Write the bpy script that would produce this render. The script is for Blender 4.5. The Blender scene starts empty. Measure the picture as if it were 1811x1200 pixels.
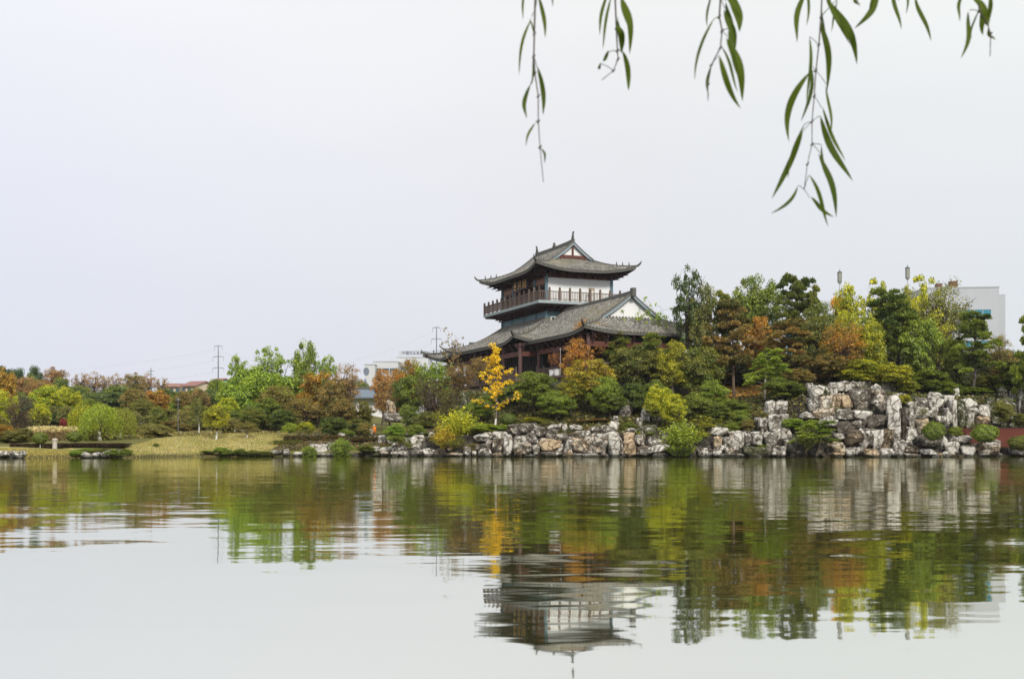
import bpy, bmesh, math, random
import numpy as np
from mathutils import Vector, Matrix, noise

# ------------------------------------------------------------------ camera, sky, sun
PXF, HZN, CAMZ = 2100.0, 784.0, 1.6          # focal length and horizon in pixels of the 1811 px wide photograph
sc = bpy.context.scene
C = sc.collection
cam_d = bpy.data.cameras.new('camera')
cam = bpy.data.objects.new('camera', cam_d); C.objects.link(cam)
cam.location = (0, 0, CAMZ); cam.rotation_euler = (math.radians(90), 0, 0)
cam_d.sensor_width = 36; cam_d.lens = 36 * PXF / 1811
cam_d.shift_y = (HZN - 600) / 1811
cam_d.clip_start = .1; cam_d.clip_end = 6000
cam_d.dof.use_dof = True; cam_d.dof.focus_distance = 150; cam_d.dof.aperture_fstop = 6.5
sc.camera = cam

world = bpy.data.worlds.new('World'); sc.world = world; world.use_nodes = True
wn = world.node_tree.nodes; wl = world.node_tree.links; wn.clear()
SUN_EL, SUN_AZ = math.radians(36), math.radians(163)
def wnode(t, **k):
    n = wn.new(t)
    for a, b in k.items(): setattr(n, a, b)
    return n
sky = wnode('ShaderNodeTexSky', sky_type='NISHITA', sun_disc=False)
sky.sun_elevation = SUN_EL; sky.sun_rotation = SUN_AZ
sky.air_density = 1.0; sky.dust_density = 4.0
# a high overcast: a soft cloud deck almost hides the blue
tc = wnode('ShaderNodeTexCoord')
sep = wnode('ShaderNodeSeparateXYZ'); wl.new(tc.outputs['Generated'], sep.inputs[0])
ramp = wnode('ShaderNodeValToRGB')
mr = wnode('ShaderNodeMapRange'); mr.inputs[1].default_value = 0.0; mr.inputs[2].default_value = .5
wl.new(sep.outputs['Z'], mr.inputs[0]); wl.new(mr.outputs[0], ramp.inputs[0])
ramp.color_ramp.elements[0].position = 0; ramp.color_ramp.elements[0].color = (6.35, 6.55, 7.15, 1)
ramp.color_ramp.elements[1].position = 1; ramp.color_ramp.elements[1].color = (8.0, 8.05, 8.3, 1)
e = ramp.color_ramp.elements.new(.22); e.color = (6.5, 6.7, 7.35, 1)
e = ramp.color_ramp.elements.new(.40); e.color = (6.8, 6.98, 7.6, 1)
e = ramp.color_ramp.elements.new(.68); e.color = (7.75, 7.85, 8.15, 1)
nz = wnode('ShaderNodeTexNoise'); nz.inputs['Scale'].default_value = 1.6; nz.inputs['Detail'].default_value = 3
mp = wnode('ShaderNodeMapping'); mp.inputs['Scale'].default_value = (1, 1, 3.2)
wl.new(tc.outputs['Generated'], mp.inputs[0]); wl.new(mp.outputs[0], nz.inputs['Vector'])
r2 = wnode('ShaderNodeValToRGB')
r2.color_ramp.elements[0].position = .3; r2.color_ramp.elements[0].color = (.955, .96, .975, 1)
r2.color_ramp.elements[1].position = .7; r2.color_ramp.elements[1].color = (1.035, 1.03, 1.02, 1)
wl.new(nz.outputs['Fac'], r2.inputs[0])
mul = wnode('ShaderNodeMix', data_type='RGBA', blend_type='MULTIPLY'); mul.inputs[0].default_value = 1
mul.clamp_result = False
rx = wnode('ShaderNodeValToRGB'); mrx = wnode('ShaderNodeMapRange'); mrx.inputs[1].default_value = -.45; mrx.inputs[2].default_value = .45
wl.new(sep.outputs['X'], mrx.inputs[0]); wl.new(mrx.outputs[0], rx.inputs[0])
rx.color_ramp.elements[0].color = (1.0, 1.0, 1.03, 1); rx.color_ramp.elements[1].color = (.985, 1.0, .955, 1)
e = rx.color_ramp.elements.new(.6); e.color = (.985, .975, .94, 1)
mlx = wnode('ShaderNodeMix', data_type='RGBA', blend_type='MULTIPLY'); mlx.inputs[0].default_value = 1; mlx.clamp_result = False
wl.new(ramp.outputs[0], mlx.inputs[6]); wl.new(rx.outputs[0], mlx.inputs[7])
wl.new(mlx.outputs[2], mul.inputs[6]); wl.new(r2.outputs[0], mul.inputs[7])
mx = wnode('ShaderNodeMix', data_type='RGBA'); mx.inputs[0].default_value = .97; mx.clamp_result = False
wl.new(sky.outputs[0], mx.inputs[6]); wl.new(mul.outputs[2], mx.inputs[7])
bg = wnode('ShaderNodeBackground'); bg.inputs['Strength'].default_value = .0600
wo = wnode('ShaderNodeOutputWorld')
wl.new(mx.outputs[2], bg.inputs[0]); wl.new(bg.outputs[0], wo.inputs[0])

sun_d = bpy.data.lights.new('sun', 'SUN'); sun_d.energy = 1.5; sun_d.angle = math.radians(10); sun_d.color = (1, .96, .9)
sun = bpy.data.objects.new('sun', sun_d); C.objects.link(sun)
# sky sun_rotation turns clockwise from +Y; the sun stands behind the camera on its left
_sd = Vector((math.sin(SUN_AZ) * math.cos(SUN_EL), math.cos(SUN_AZ) * math.cos(SUN_EL), math.sin(SUN_EL)))
sun.rotation_euler = (-_sd).to_track_quat('-Z', 'Y').to_euler(); sun.location = (-60, -60, 120)

sc.view_settings.view_transform = 'Standard'; sc.view_settings.look = 'None'
sc.view_settings.exposure = 1.0; sc.view_settings.gamma = 1
sc.render.engine = 'CYCLES'
sc.cycles.max_bounces = 6; sc.cycles.diffuse_bounces = 3; sc.cycles.glossy_bounces = 3
sc.cycles.transmission_bounces = 3; sc.cycles.transparent_max_bounces = 6; sc.cycles.volume_bounces = 0
sc.cycles.caustics_reflective = False; sc.cycles.caustics_refractive = False
sc.cycles.use_denoising = True
sc.cycles.sample_clamp_indirect = 6

# ------------------------------------------------------------------ helpers
rnd = random.Random(7)
def X_at(px, Y): return (px - 905.5) / PXF * Y
def Z_at(py, Y): return CAMZ + (HZN - py) / PXF * Y

def tag(o, label=None, cat=None, group=None, kind=None):
    if label: o['label'] = label
    if cat: o['category'] = cat
    if group: o['group'] = group
    if kind: o['kind'] = kind
    return o
def empty(name, loc=(0, 0, 0), rz=0, parent=None):
    o = bpy.data.objects.new(name, None); C.objects.link(o)
    o.location = loc; o.rotation_euler = (0, 0, rz); o.empty_display_size = .5
    if parent: o.parent = parent
    return o
def mesh_np(name, V, Fq, mats=(), smooth=False, tone=None, midx=None):
    """V (n,3), Fq (m,k) array of faces"""
    me = bpy.data.meshes.new(name)
    V = np.asarray(V, np.float32); Fq = np.asarray(Fq, np.int32)
    k = Fq.shape[1]
    me.vertices.add(len(V)); me.vertices.foreach_set('co', V.ravel())
    me.loops.add(Fq.size); me.loops.foreach_set('vertex_index', Fq.ravel())
    me.polygons.add(len(Fq))
    me.polygons.foreach_set('loop_start', np.arange(0, Fq.size, k, dtype=np.int32))
    me.polygons.foreach_set('loop_total', np.full(len(Fq), k, np.int32))
    if smooth: me.polygons.foreach_set('use_smooth', np.ones(len(Fq), bool))
    if midx is not None: me.polygons.foreach_set('material_index', np.asarray(midx, np.int32))
    for m in mats: me.materials.append(m)
    if tone is not None:
        a = me.attributes.new('tone', 'FLOAT', 'FACE'); a.data.foreach_set('value', np.asarray(tone, np.float32))
    me.update(calc_edges=True); me.validate()
    return me
def link(name, me, parent=None, loc=None):
    o = bpy.data.objects.new(name, me); C.objects.link(o)
    if parent: o.parent = parent
    if loc is not None: o.location = loc
    return o

class MB:
    """collects simple solids and links them as ONE mesh object"""
    def __init__(s): s.v = []; s.f = []; s.m = []; s.cur = 0
    def add(s, vs, fs):
        n = len(s.v); s.v += [tuple(x) for x in vs]
        s.f += [tuple(i + n for i in f) for f in fs]; s.m += [s.cur] * len(fs)
    def box(s, x0, y0, z0, x1, y1, z1):
        s.add([(x0,y0,z0),(x1,y0,z0),(x1,y1,z0),(x0,y1,z0),(x0,y0,z1),(x1,y0,z1),(x1,y1,z1),(x0,y1,z1)],
              [(0,3,2,1),(4,5,6,7),(0,1,5,4),(1,2,6,5),(2,3,7,6),(3,0,4,7)])
    def beam(s, a, b, w, h):
        """rectangular bar from a to b (centre line), w wide and h high"""
        a = Vector(a); b = Vector(b); d = (b - a).normalized()
        up = Vector((0, 0, 1)) if abs(d.z) < .95 else Vector((1, 0, 0))
        r = d.cross(up).normalized() * (w / 2); q = r.cross(d).normalized() * (h / 2)
        s.add([a - r - q, a + r - q, a + r + q, a - r + q, b - r - q, b + r - q, b + r + q, b - r + q],
              [(0,1,2,3),(7,6,5,4),(0,4,5,1),(1,5,6,2),(2,6,7,3),(3,7,4,0)])
    def tube(s, pts, rad, n=8, cap=True):
        pts = [Vector(p) for p in pts]
        if not hasattr(rad, '__len__'): rad = [rad] * len(pts)
        base = len(s.v); N = None
        for i, p in enumerate(pts):
            d = (pts[min(i + 1, len(pts) - 1)] - pts[max(i - 1, 0)]).normalized()
            if N is None:
                N = d.cross(Vector((0, 0, 1)) if abs(d.z) < .9 else Vector((1, 0, 0))).normalized()
            N = (N - d * N.dot(d)).normalized(); Bn = d.cross(N)
            for k in range(n):
                a = 2 * math.pi * k / n
                s.v.append(tuple(p + (N * math.cos(a) + Bn * math.sin(a)) * rad[i]))
        for i in range(len(pts) - 1):
            for k in range(n):
                a = base + i * n + k; b = base + i * n + (k + 1) % n
                s.f.append((a, b, b + n, a + n)); s.m.append(s.cur)
        if cap:
            s.f.append(tuple(base + k for k in range(n))[::-1]); s.m.append(s.cur)
            e = base + (len(pts) - 1) * n
            s.f.append(tuple(e + k for k in range(n))); s.m.append(s.cur)
    def lathe(s, prof, cx=0, cy=0, n=12):
        base = len(s.v)
        for r, z in prof:
            for k in range(n):
                a = 2 * math.pi * k / n; s.v.append((cx + r * math.cos(a), cy + r * math.sin(a), z))
        for i in range(len(prof) - 1):
            for k in range(n):
                a = base + i * n + k; b = base + i * n + (k + 1) % n
                s.f.append((a, b, b + n, a + n)); s.m.append(s.cur)
        s.f.append(tuple(base + k for k in range(n))[::-1]); s.m.append(s.cur)
        e = base + (len(prof) - 1) * n; s.f.append(tuple(e + k for k in range(n))); s.m.append(s.cur)
    def prism(s, outline, o, ax, ay, th):
        """2-D outline put at o along axes ax, ay and given thickness th across"""
        o = Vector(o); ax = Vector(ax); ay = Vector(ay); nn = ax.cross(ay).normalized() * (th / 2)
        n = len(outline)
        vs = [o + ax * p[0] + ay * p[1] + nn for p in outline] + [o + ax * p[0] + ay * p[1] - nn for p in outline]
        s.add(vs, [tuple(range(n)), tuple(range(2 * n - 1, n - 1, -1))] + [(i, (i + 1) % n, n + (i + 1) % n, n + i)[::-1] for i in range(n)])
    def build(s, name, mats, parent=None, smooth=False, loc=None):
        me = bpy.data.meshes.new(name); me.from_pydata(s.v, [], s.f)
        if not isinstance(mats, (list, tuple)): mats = [mats]
        for m in mats: me.materials.append(m)
        me.polygons.foreach_set('material_index', s.m)
        if smooth: me.polygons.foreach_set('use_smooth', [True] * len(s.f))
        bm = bmesh.new(); bm.from_mesh(me); bmesh.ops.recalc_face_normals(bm, faces=bm.faces); bm.to_mesh(me); bm.free()
        me.update()
        return link(name, me, parent, loc)

# ------------------------------------------------------------------ materials
class Mat:
    def __init__(s, name):
        s.m = bpy.data.materials.new(name); s.m.use_nodes = True
        s.t = s.m.node_tree; s.n = s.t.nodes; s.l = s.t.links; s.n.clear()
        s.out = s.n.new('ShaderNodeOutputMaterial')
    def node(s, t, _in=None, **k):
        n = s.n.new(t)
        for a, b in k.items(): setattr(n, a, b)
        for a, b in (_in or {}).items():
            if hasattr(b, 'is_linked') or isinstance(b, bpy.types.NodeSocket): s.l.new(b, n.inputs[a])
            else: n.inputs[a].default_value = b
        return n
    def noise(s, vec, scale, detail=4, rough=.6, dist=0):
        n = s.node('ShaderNodeTexNoise', {'Scale': scale, 'Detail': detail, 'Roughness': rough, 'Distortion': dist})
        if vec is not None: s.l.new(vec, n.inputs['Vector'])
        return n.outputs['Fac']
    def ramp(s, fac, stops):
        n = s.node('ShaderNodeValToRGB'); s.l.new(fac, n.inputs[0])
        cr = n.color_ramp
        cr.elements[0].position = stops[0][0]; cr.elements[0].color = (*stops[0][1], 1) if len(stops[0][1]) == 3 else stops[0][1]
        cr.elements[1].position = stops[-1][0]; cr.elements[1].color = (*stops[-1][1], 1)
        for p, c in stops[1:-1]:
            e = cr.elements.new(p); e.color = (*c, 1)
        return n.outputs[0]
    def mix(s, fac, a, b, mode='MIX'):
        n = s.node('ShaderNodeMix', data_type='RGBA', blend_type=mode)
        for i, x in ((0, fac), (6, a), (7, b)):
            if isinstance(x, bpy.types.NodeSocket): s.l.new(x, n.inputs[i])
            elif i == 0: n.inputs[0].default_value = x
            else: n.inputs[i].default_value = (*x, 1) if len(x) == 3 else x
        return n.outputs[2]
    def math(s, op, a, b=0.0):
        n = s.node('ShaderNodeMath', operation=op)
        for i, x in ((0, a), (1, b)):
            if isinstance(x, bpy.types.NodeSocket): s.l.new(x, n.inputs[i])
            else: n.inputs[i].default_value = x
        return n.outputs[0]
    def pos(s): return s.node('ShaderNodeNewGeometry').outputs['Position']
    def objco(s): return s.node('ShaderNodeTexCoord').outputs['Object']
    def mapped(s, vec, scale=(1, 1, 1), loc=None):
        n = s.node('ShaderNodeMapping'); s.l.new(vec, n.inputs[0]); n.inputs['Scale'].default_value = scale
        if loc is not None:
            if isinstance(loc, bpy.types.NodeSocket): s.l.new(loc, n.inputs['Location'])
            else: n.inputs['Location'].default_value = loc
        return n.outputs[0]
    def bsdf(s, col, rough=.8, bump=None, bstr=.5, bdist=.05, spec=.3, metal=0, sss=None):
        b = s.node('ShaderNodeBsdfPrincipled')
        if isinstance(col, bpy.types.NodeSocket): s.l.new(col, b.inputs['Base Color'])
        else: b.inputs['Base Color'].default_value = (*col, 1)
        if isinstance(rough, bpy.types.NodeSocket): s.l.new(rough, b.inputs['Roughness'])
        else: b.inputs['Roughness'].default_value = rough
        b.inputs['Specular IOR Level'].default_value = spec; b.inputs['Metallic'].default_value = metal
        if bump is not None:
            bn = s.node('ShaderNodeBump', {'Strength': bstr, 'Distance': bdist}); s.l.new(bump, bn.inputs['Height'])
            s.l.new(bn.outputs[0], b.inputs['Normal'])
        s.l.new(b.outputs[0], s.out.inputs[0])
        return s.m

def plain(name, col, rough=.8, var=.18, scale=1.2, spec=.25, metal=0):
    """painted or weathered surface: colour broken up by two noises"""
    M = Mat(name); p = M.objco()
    f = M.noise(p, scale, 6, .65); g = M.noise(M.mapped(p, (1, 1, .25)), scale * 6, 4, .6)
    a = M.mix(f, tuple(c * (1 - var) for c in col), tuple(min(1, c * (1 + var)) for c in col))
    c = M.mix(M.math('MULTIPLY', g, .35), a, tuple(x * .72 for x in col))
    return M.bsdf(c, rough, g, .25, .02, spec, metal)

def leaf_mat(name='leaf', trans=.42):
    M = Mat(name)
    t = M.node('ShaderNodeAttribute', attribute_name='tone').outputs['Fac']
    c1 = M.node('ShaderNodeAttribute', attribute_name='c1', attribute_type='OBJECT').outputs['Color']
    c2 = M.node('ShaderNodeAttribute', attribute_name='c2', attribute_type='OBJECT').outputs['Color']
    r = M.node('ShaderNodeObjectInfo').outputs['Random']
    col = M.mix(M.ramp(t, [(.15, (0, 0, 0)), (.85, (1, 1, 1))]), c1, c2)
    # leaf to leaf variation in depth of colour
    v = M.node('ShaderNodeNewGeometry').outputs['Random Per Island']
    k = M.ramp(v, [(0, (.42, .46, .42)), (.5, (.95, .95, .95)), (.8, (1.25, 1.22, 1.1)), (1, (2.1, 1.95, 1.5))])
    col = M.mix(1.0, col, k, 'MULTIPLY'); col = M.mix(1.0, col, (1.22, 1.16, .88), 'MULTIPLY')
    d = M.node('ShaderNodeBsdfDiffuse', {'Color': col}); 
    tr = M.node('ShaderNodeBsdfTranslucent', {'Color': M.mix(1.0, col, (1.25, 1.3, .7), 'MULTIPLY')})
    g = M.node('ShaderNodeBsdfGlossy', {'Roughness': .45, 'Color': (.8, .85, .85, 1)})
    a = M.node('ShaderNodeMixShader', {0: trans}); M.l.new(d.outputs[0], a.inputs[1]); M.l.new(tr.outputs[0], a.inputs[2])
    b = M.node('ShaderNodeMixShader', {0: .035}); M.l.new(a.outputs[0], b.inputs[1]); M.l.new(g.outputs[0], b.inputs[2])
    M.l.new(b.outputs[0], M.out.inputs[0])
    return M.m
LEAF = leaf_mat()

def bark_mat():
    M = Mat('bark'); p = M.objco()
    c1 = M.node('ShaderNodeAttribute', attribute_name='c1', attribute_type='OBJECT').outputs['Color']
    wash = M.node('ShaderNodeAttribute', attribute_name='wash', attribute_type='OBJECT').outputs['Fac']
    n = M.noise(M.mapped(p, (3, 3, .6)), 2.2, 6, .7)
    c = M.mix(1.0, c1, M.ramp(n, [(.3, (.5, .5, .5)), (.7, (1.4, 1.4, 1.4))]), 'MULTIPLY')
    z = M.node('ShaderNodeSeparateXYZ'); M.l.new(p, z.inputs[0])
    w = M.math('LESS_THAN', z.outputs['Z'], wash)
    c = M.mix(w, c, (.66, .64, .58))
    return M.bsdf(c, .9, n, .6, .04, .1)
BARK = bark_mat()
# ------------------------------------------------------------------ terrain, lawn, water
SHORE = [(-400,128),(-80,126),(-58,128),(-50,129),(-44,133),(-40,141),(-30,146),(-20,147),(-8,144),(4,141),(20,140),(45,140),(56,143),(66,150),(100,156),(400,170)]
def lerp_tab(tab, x):
    if x <= tab[0][0]: return tab[0][1]
    for (a, p), (b, q) in zip(tab, tab[1:]):
        if x <= b: return p + (q - p) * (x - a) / (b - a)
    return tab[-1][1]
def Ys(X): return lerp_tab(SHORE, X)
PROF = [
 (-400,[(-8,-1.6),(0,-.3),(3,.5),(12,1.2),(40,3.5),(90,6),(150,11),(300,14)]),
 (-58,[(-8,-1.6),(0,-.25),(1,.3),(8,.9),(25,2.2),(50,3.5),(90,6),(150,11),(300,14)]),
 (-46,[(-8,-1.6),(0,-.25),(1,.3),(8,.9),(22,2.4),(50,3.6),(90,6),(150,11),(300,13)]),
 (-38,[(-8,-1.6),(0,-.25),(1,.25),(8,1.3),(20,3.0),(30,3.1),(60,4.5),(100,7),(150,10.5),(300,12)]),
 (-28,[(-8,-1.6),(0,-.25),(1,.4),(8,1.6),(16,2.7),(40,4.6),(80,7),(150,9),(300,10)]),
 (-17,[(-8,-1.6),(0,-.25),(1,.7),(6,2.0),(18,2.5),(40,4),(80,5),(150,6),(300,8)]),
 (-8,[(-8,-1.6),(0,-.3),(1.5,1.4),(3,2.8),(10,4.2),(20,7.0),(28,9.5),(60,9.6),(110,8),(300,8)]),
 (3,[(-8,-1.6),(0,-.3),(1.2,1.6),(2.6,2.7),(6,4.0),(14,6.6),(24,9.4),(60,9.8),(110,8),(300,8)]),
 (16,[(-8,-1.6),(0,-.3),(1.2,1.6),(2.6,2.9),(6,4.2),(14,6.8),(24,9.6),(60,10),(110,9),(300,8)]),
 (25,[(-8,-1.6),(0,-.3),(1.2,1.7),(2.6,2.6),(6,4.0),(14,6.2),(26,8.6),(42,12),(60,13),(110,12),(300,8)]),
 (33,[(-8,-1.6),(0,-.3),(1.2,1.7),(3,3.2),(6,5.8),(10,7.0),(26,8.8),(45,12),(60,13),(110,12),(300,8)]),
 (37,[(-8,-1.6),(0,-.3),(1,1.8),(2.4,3.6),(4.2,6.4),(6,8.2),(12,8.8),(30,9.6),(45,12),(110,12),(300,8)]),
 (44,[(-8,-1.6),(0,-.3),(1,1.8),(2.4,3.6),(4.2,6.4),(6,8.2),(12,8.8),(30,9.6),(45,12),(110,12),(300,8)]),
 (49,[(-8,-1.6),(0,-.3),(1,1.4),(2.2,3.0),(3.6,5.6),(5,7.4),(12,8),(30,9.4),(45,11),(110,11),(300,8)]),
 (55,[(-8,-1.6),(0,-.3),(.8,1.0),(2.6,1.9),(4,2.8),(5.2,5.6),(6.5,7.4),(12,7.8),(30,9),(45,10),(110,11),(300,8)]),
 (64,[(-8,-1.6),(0,-.3),(.8,.9),(2.6,1.6),(4.4,2.5),(5.8,5.6),(7.4,7.6),(14,8),(30,9),(45,10),(110,11),(300,8)]),
 (400,[(-8,-1.6),(0,-.3),(1,1.2),(5,2),(8,4.6),(12,6),(30,9),(45,10),(110,11),(300,8)])]
def ground(X, Y):
    d = Y - Ys(X)
    for (a, p), (b, q) in zip(PROF, PROF[1:]):
        if X <= b or b == 400:
            t = min(1, max(0, (X - a) / (b - a)))
            z = lerp_tab(p, d) * (1 - t) + lerp_tab(q, d) * t
            break
    if d > 1: z += noise.noise(Vector((X * .13, Y * .13, 0))) * .25 * min(1, d / 6)
    return z
Xs = sorted(set([-400,-300,-240,-180,-140,-110,-90] + [x * 1.0 for x in range(-80, 82)] + [84,88,94,100,120,150,190,240,300,400]))
Ds = [-9,-6,-4,-2.5,-1.5,-.8,-.3,0,.3,.6,.9,1.2,1.6,2,2.4,2.8,3.3,3.8,4.4,5,5.6,6.3,7,8,9,10,11,12,13.5,15,17,19,21,23,25,28,31,34,38,42,46,52,58,65,72,80,90,100,115,130,150,175,200,240,300,380,480,600]
gv = []; gf = []
for d in Ds:
    for x in Xs:
        y = Ys(x) + d + (noise.noise(Vector((x * .45, 3, 0))) * .8 if d < 20 else 0)
        gv.append((x, y, ground(x, y) if d > -9 else -2.2))
n = len(Xs)
for i in range(len(Ds) - 1):
    for j in range(n - 1): gf.append((i*n+j, i*n+j+1, (i+1)*n+j+1, (i+1)*n+j))
M = Mat('ground'); p = M.pos()
n1 = M.noise(p, .25, 5, .6); n2 = M.noise(p, 3.5, 5, .7); n3 = M.noise(M.mapped(p, (1, 1, 1), (40, 0, 0)), .09, 3, .5)
lawn = M.ramp(n2, [(.3, (.33, .28, .10)), (.55, (.44, .37, .16)), (.75, (.27, .26, .085))])
lawn = M.mix(M.ramp(n1, [(.42, (0, 0, 0)), (.6, (.75, .75, .75))]), lawn, M.ramp(n2, [(.3, (.15, .18, .035)), (.7, (.30, .29, .08))]))
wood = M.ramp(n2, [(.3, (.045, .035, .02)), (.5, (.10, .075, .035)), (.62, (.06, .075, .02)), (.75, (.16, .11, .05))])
litter = M.ramp(n2, [(.3, (.20, .12, .03)), (.55, (.42, .24, .055)), (.75, (.5, .32, .10))])
sx = M.node('ShaderNodeSeparateXYZ'); M.l.new(p, sx.inputs[0])
wob = M.math('MULTIPLY', M.math('SUBTRACT', n1, .5), 10)
xx = M.math('ADD', sx.outputs['X'], wob); yy = M.math('ADD', sx.outputs['Y'], wob)
m_l = M.math('MULTIPLY', M.math('LESS_THAN', xx, -30.5), M.math('LESS_THAN', yy, M.math('ADD', 139, M.math('MULTIPLY', M.math('GREATER_THAN', sx.outputs['X'], -46), 23))))
olive = M.ramp(n2, [(.3, (.09, .085, .03)), (.5, (.17, .155, .05)), (.62, (.10, .12, .03)), (.75, (.26, .21, .09))])
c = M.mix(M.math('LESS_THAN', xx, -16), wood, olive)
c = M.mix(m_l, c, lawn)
m_o = M.math('MULTIPLY', M.math('MULTIPLY', M.math('GREATER_THAN', xx, 24), M.math('LESS_THAN', xx, 40)), M.math('GREATER_THAN', yy, 157))
c = M.mix(m_o, c, litter)
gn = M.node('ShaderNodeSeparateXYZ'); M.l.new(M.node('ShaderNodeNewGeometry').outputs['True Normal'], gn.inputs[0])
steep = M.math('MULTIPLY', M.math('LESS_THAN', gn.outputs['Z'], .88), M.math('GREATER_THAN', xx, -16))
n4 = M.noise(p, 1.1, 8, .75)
c = M.mix(steep, c, M.ramp(n4, [(.35, (.012, .011, .009)), (.5, (.035, .03, .024)), (.6, (.11, .095, .075)), (.7, (.03, .028, .018))]))  # steep bank: dark rock, with the shade between stones put into its colour
zg = M.math('ADD', sx.outputs['Z'], M.math('MULTIPLY', n4, -.5))
c = M.mix(M.ramp(zg, [(.0, (.85, .85, .85)), (.22, (0, 0, 0))]), c, (.045, .038, .02))
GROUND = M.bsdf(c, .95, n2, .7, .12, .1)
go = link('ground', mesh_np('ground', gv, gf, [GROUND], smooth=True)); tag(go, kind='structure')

# near bank, behind and beside the camera
NB = MB()
rows = []
xs = list(range(-40, 41, 2))
for j, (y, z) in enumerate([(-40, .3), (-12, .2), (-3, .12), (1.2, .02), (2.4, -.25), (4.2, -1.3)]):
    for x in xs: NB.v.append((x, y + math.sin(x * .7) * .25, z + noise.noise(Vector((x * .4, y * .4, 5))) * .08))
for j in range(5):
    for i in range(len(xs) - 1):
        a = j * len(xs) + i; NB.f.append((a, a + 1, a + 1 + len(xs), a + len(xs))); NB.m.append(0)
nb = NB.build('near_bank', GROUND, smooth=True); tag(nb, kind='structure')

# water
M = Mat('water'); p = M.pos()
def wave(scale, sx_, sy_, seed):
    nn = M.node('ShaderNodeTexNoise', {'Scale': scale, 'Detail': 1.5, 'Roughness': .5, 'Distortion': .3})
    M.l.new(M.mapped(p, (sx_, sy_, 1), (seed, seed * 2, 0)), nn.inputs['Vector'])
    v = M.node('ShaderNodeVectorMath', operation='SUBTRACT'); M.l.new(nn.outputs['Color'], v.inputs[0]); v.inputs[1].default_value = (.5, .5, .5)
    return v.outputs[0]
def vscale(v, s_):
    q = M.node('ShaderNodeVectorMath', operation='MULTIPLY'); M.l.new(v, q.inputs[0])
    if isinstance(s_, bpy.types.NodeSocket): M.l.new(s_, q.inputs[1])
    else: q.inputs[1].default_value = s_
    return q.outputs[0]
def vadd(a, b):
    q = M.node('ShaderNodeVectorMath', operation='ADD')
    for i, x in enumerate((a, b)):
        if isinstance(x, bpy.types.NodeSocket): M.l.new(x, q.inputs[i])
        else: q.inputs[i].default_value = x
    return q.outputs[0]
w = vscale(wave(1.0, .22, .62, 3), (.015, .030, 0))
w = vadd(w, vscale(wave(1.0, .8, 2.4, 11), (.012, .037, 0)))
yf = M.node('ShaderNodeSeparateXYZ'); M.l.new(p, yf.inputs[0])
far = M.math('MINIMUM', M.math('MULTIPLY', M.math('MAXIMUM', M.math('SUBTRACT', yf.outputs['Y'], 10), 0), .022), 1.0)
fv = M.node('ShaderNodeCombineXYZ'); 
for i in range(3): M.l.new(far, fv.inputs[i])
w = vadd(w, vscale(vscale(wave(1.0, 3, 9, 23), (.012, .060, 0)), fv.outputs[0]))
w = vadd(w, vscale(wave(1.0, 1.6, 5.0, 37), (.006, .018, 0)))
calm = M.ramp(M.noise(M.mapped(p, (.02, .05, 1)), 1, 2, .5), [(.32, (.35, .35, .35)), (.65, (1.2, 1.2, 1.2))])
w = vscale(w, calm)
nrm = M.node('ShaderNodeVectorMath', operation='NORMALIZE'); M.l.new(vadd(w, (0, 0, 1)), nrm.inputs[0])
gl = M.node('ShaderNodeBsdfGlossy', {'Roughness': .03, 'Color': (.955, .96, .90, 1)}); M.l.new(nrm.outputs[0], gl.inputs['Normal'])
df = M.node('ShaderNodeBsdfDiffuse', {'Color': (.17, .18, .012, 1)})
mxs = M.node('ShaderNodeMixShader', {0: .935}); M.l.new(df.outputs[0], mxs.inputs[1]); M.l.new(gl.outputs[0], mxs.inputs[2])
M.l.new(mxs.outputs[0], M.out.inputs[0]); WATER = M.m
wa = link('lake_water', mesh_np('lake_water', [(-420, 1.5, 0), (420, 1.5, 0), (420, 176, 0), (-420, 176, 0)], [(0, 1, 2, 3)], [WATER])); tag(wa, kind='structure')

# ------------------------------------------------------------------ foliage
def unit(n, rs):
    v = rs.normal(size=(n, 3)); return v / np.linalg.norm(v, axis=1, keepdims=True)
def quads(P, U, W, tone):
    """leaves: centres P, half-length vectors U, half-width vectors W"""
    n = len(P)
    V = np.empty((n, 4, 3)); V[:, 0] = P - U; V[:, 1] = P + W * 1.0; V[:, 2] = P + U; V[:, 3] = P - W
    return V.reshape(-1, 3), np.arange(4 * n).reshape(n, 4), tone
def leaf_cloud(centres, radii, per, size, rs, flat=.75, up=.35, long=1.25, ctone=None, shell=.5):
    Ps = []; Us = []; Ws = []; T = []
    for i, (c, r) in enumerate(zip(centres, radii)):
        n = int(per * (.75 + .5 * rs.rand()))
        d = unit(n, rs); d[:, 2] = np.where(d[:, 2] < -.3, -d[:, 2], d[:, 2])
        rr = r * (shell + (1 - shell) * rs.rand(n, 1) ** .6)
        q = d * rr * np.array([1, 1, flat])
        P = q + c
        nrm = d + unit(n, rs) * .7 + np.array([0, 0, up]); nrm /= np.linalg.norm(nrm, axis=1, keepdims=True)
        a = unit(n, rs); U = np.cross(nrm, a); U /= np.linalg.norm(U, axis=1, keepdims=True); W = np.cross(nrm, U)
        s = size * (.65 + .7 * rs.rand(n, 1))
        Ps.append(P); Us.append(U * s * .5 * long); Ws.append(W * s * .5 / long * 1.1)
        ct = rs.rand() if ctone is None else ctone[i]
        T.append(np.clip(ct * .5 + rs.rand(n) * .5, 0, 1))
    return quads(np.concatenate(Ps), np.concatenate(Us), np.concatenate(Ws), np.concatenate(T))
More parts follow.
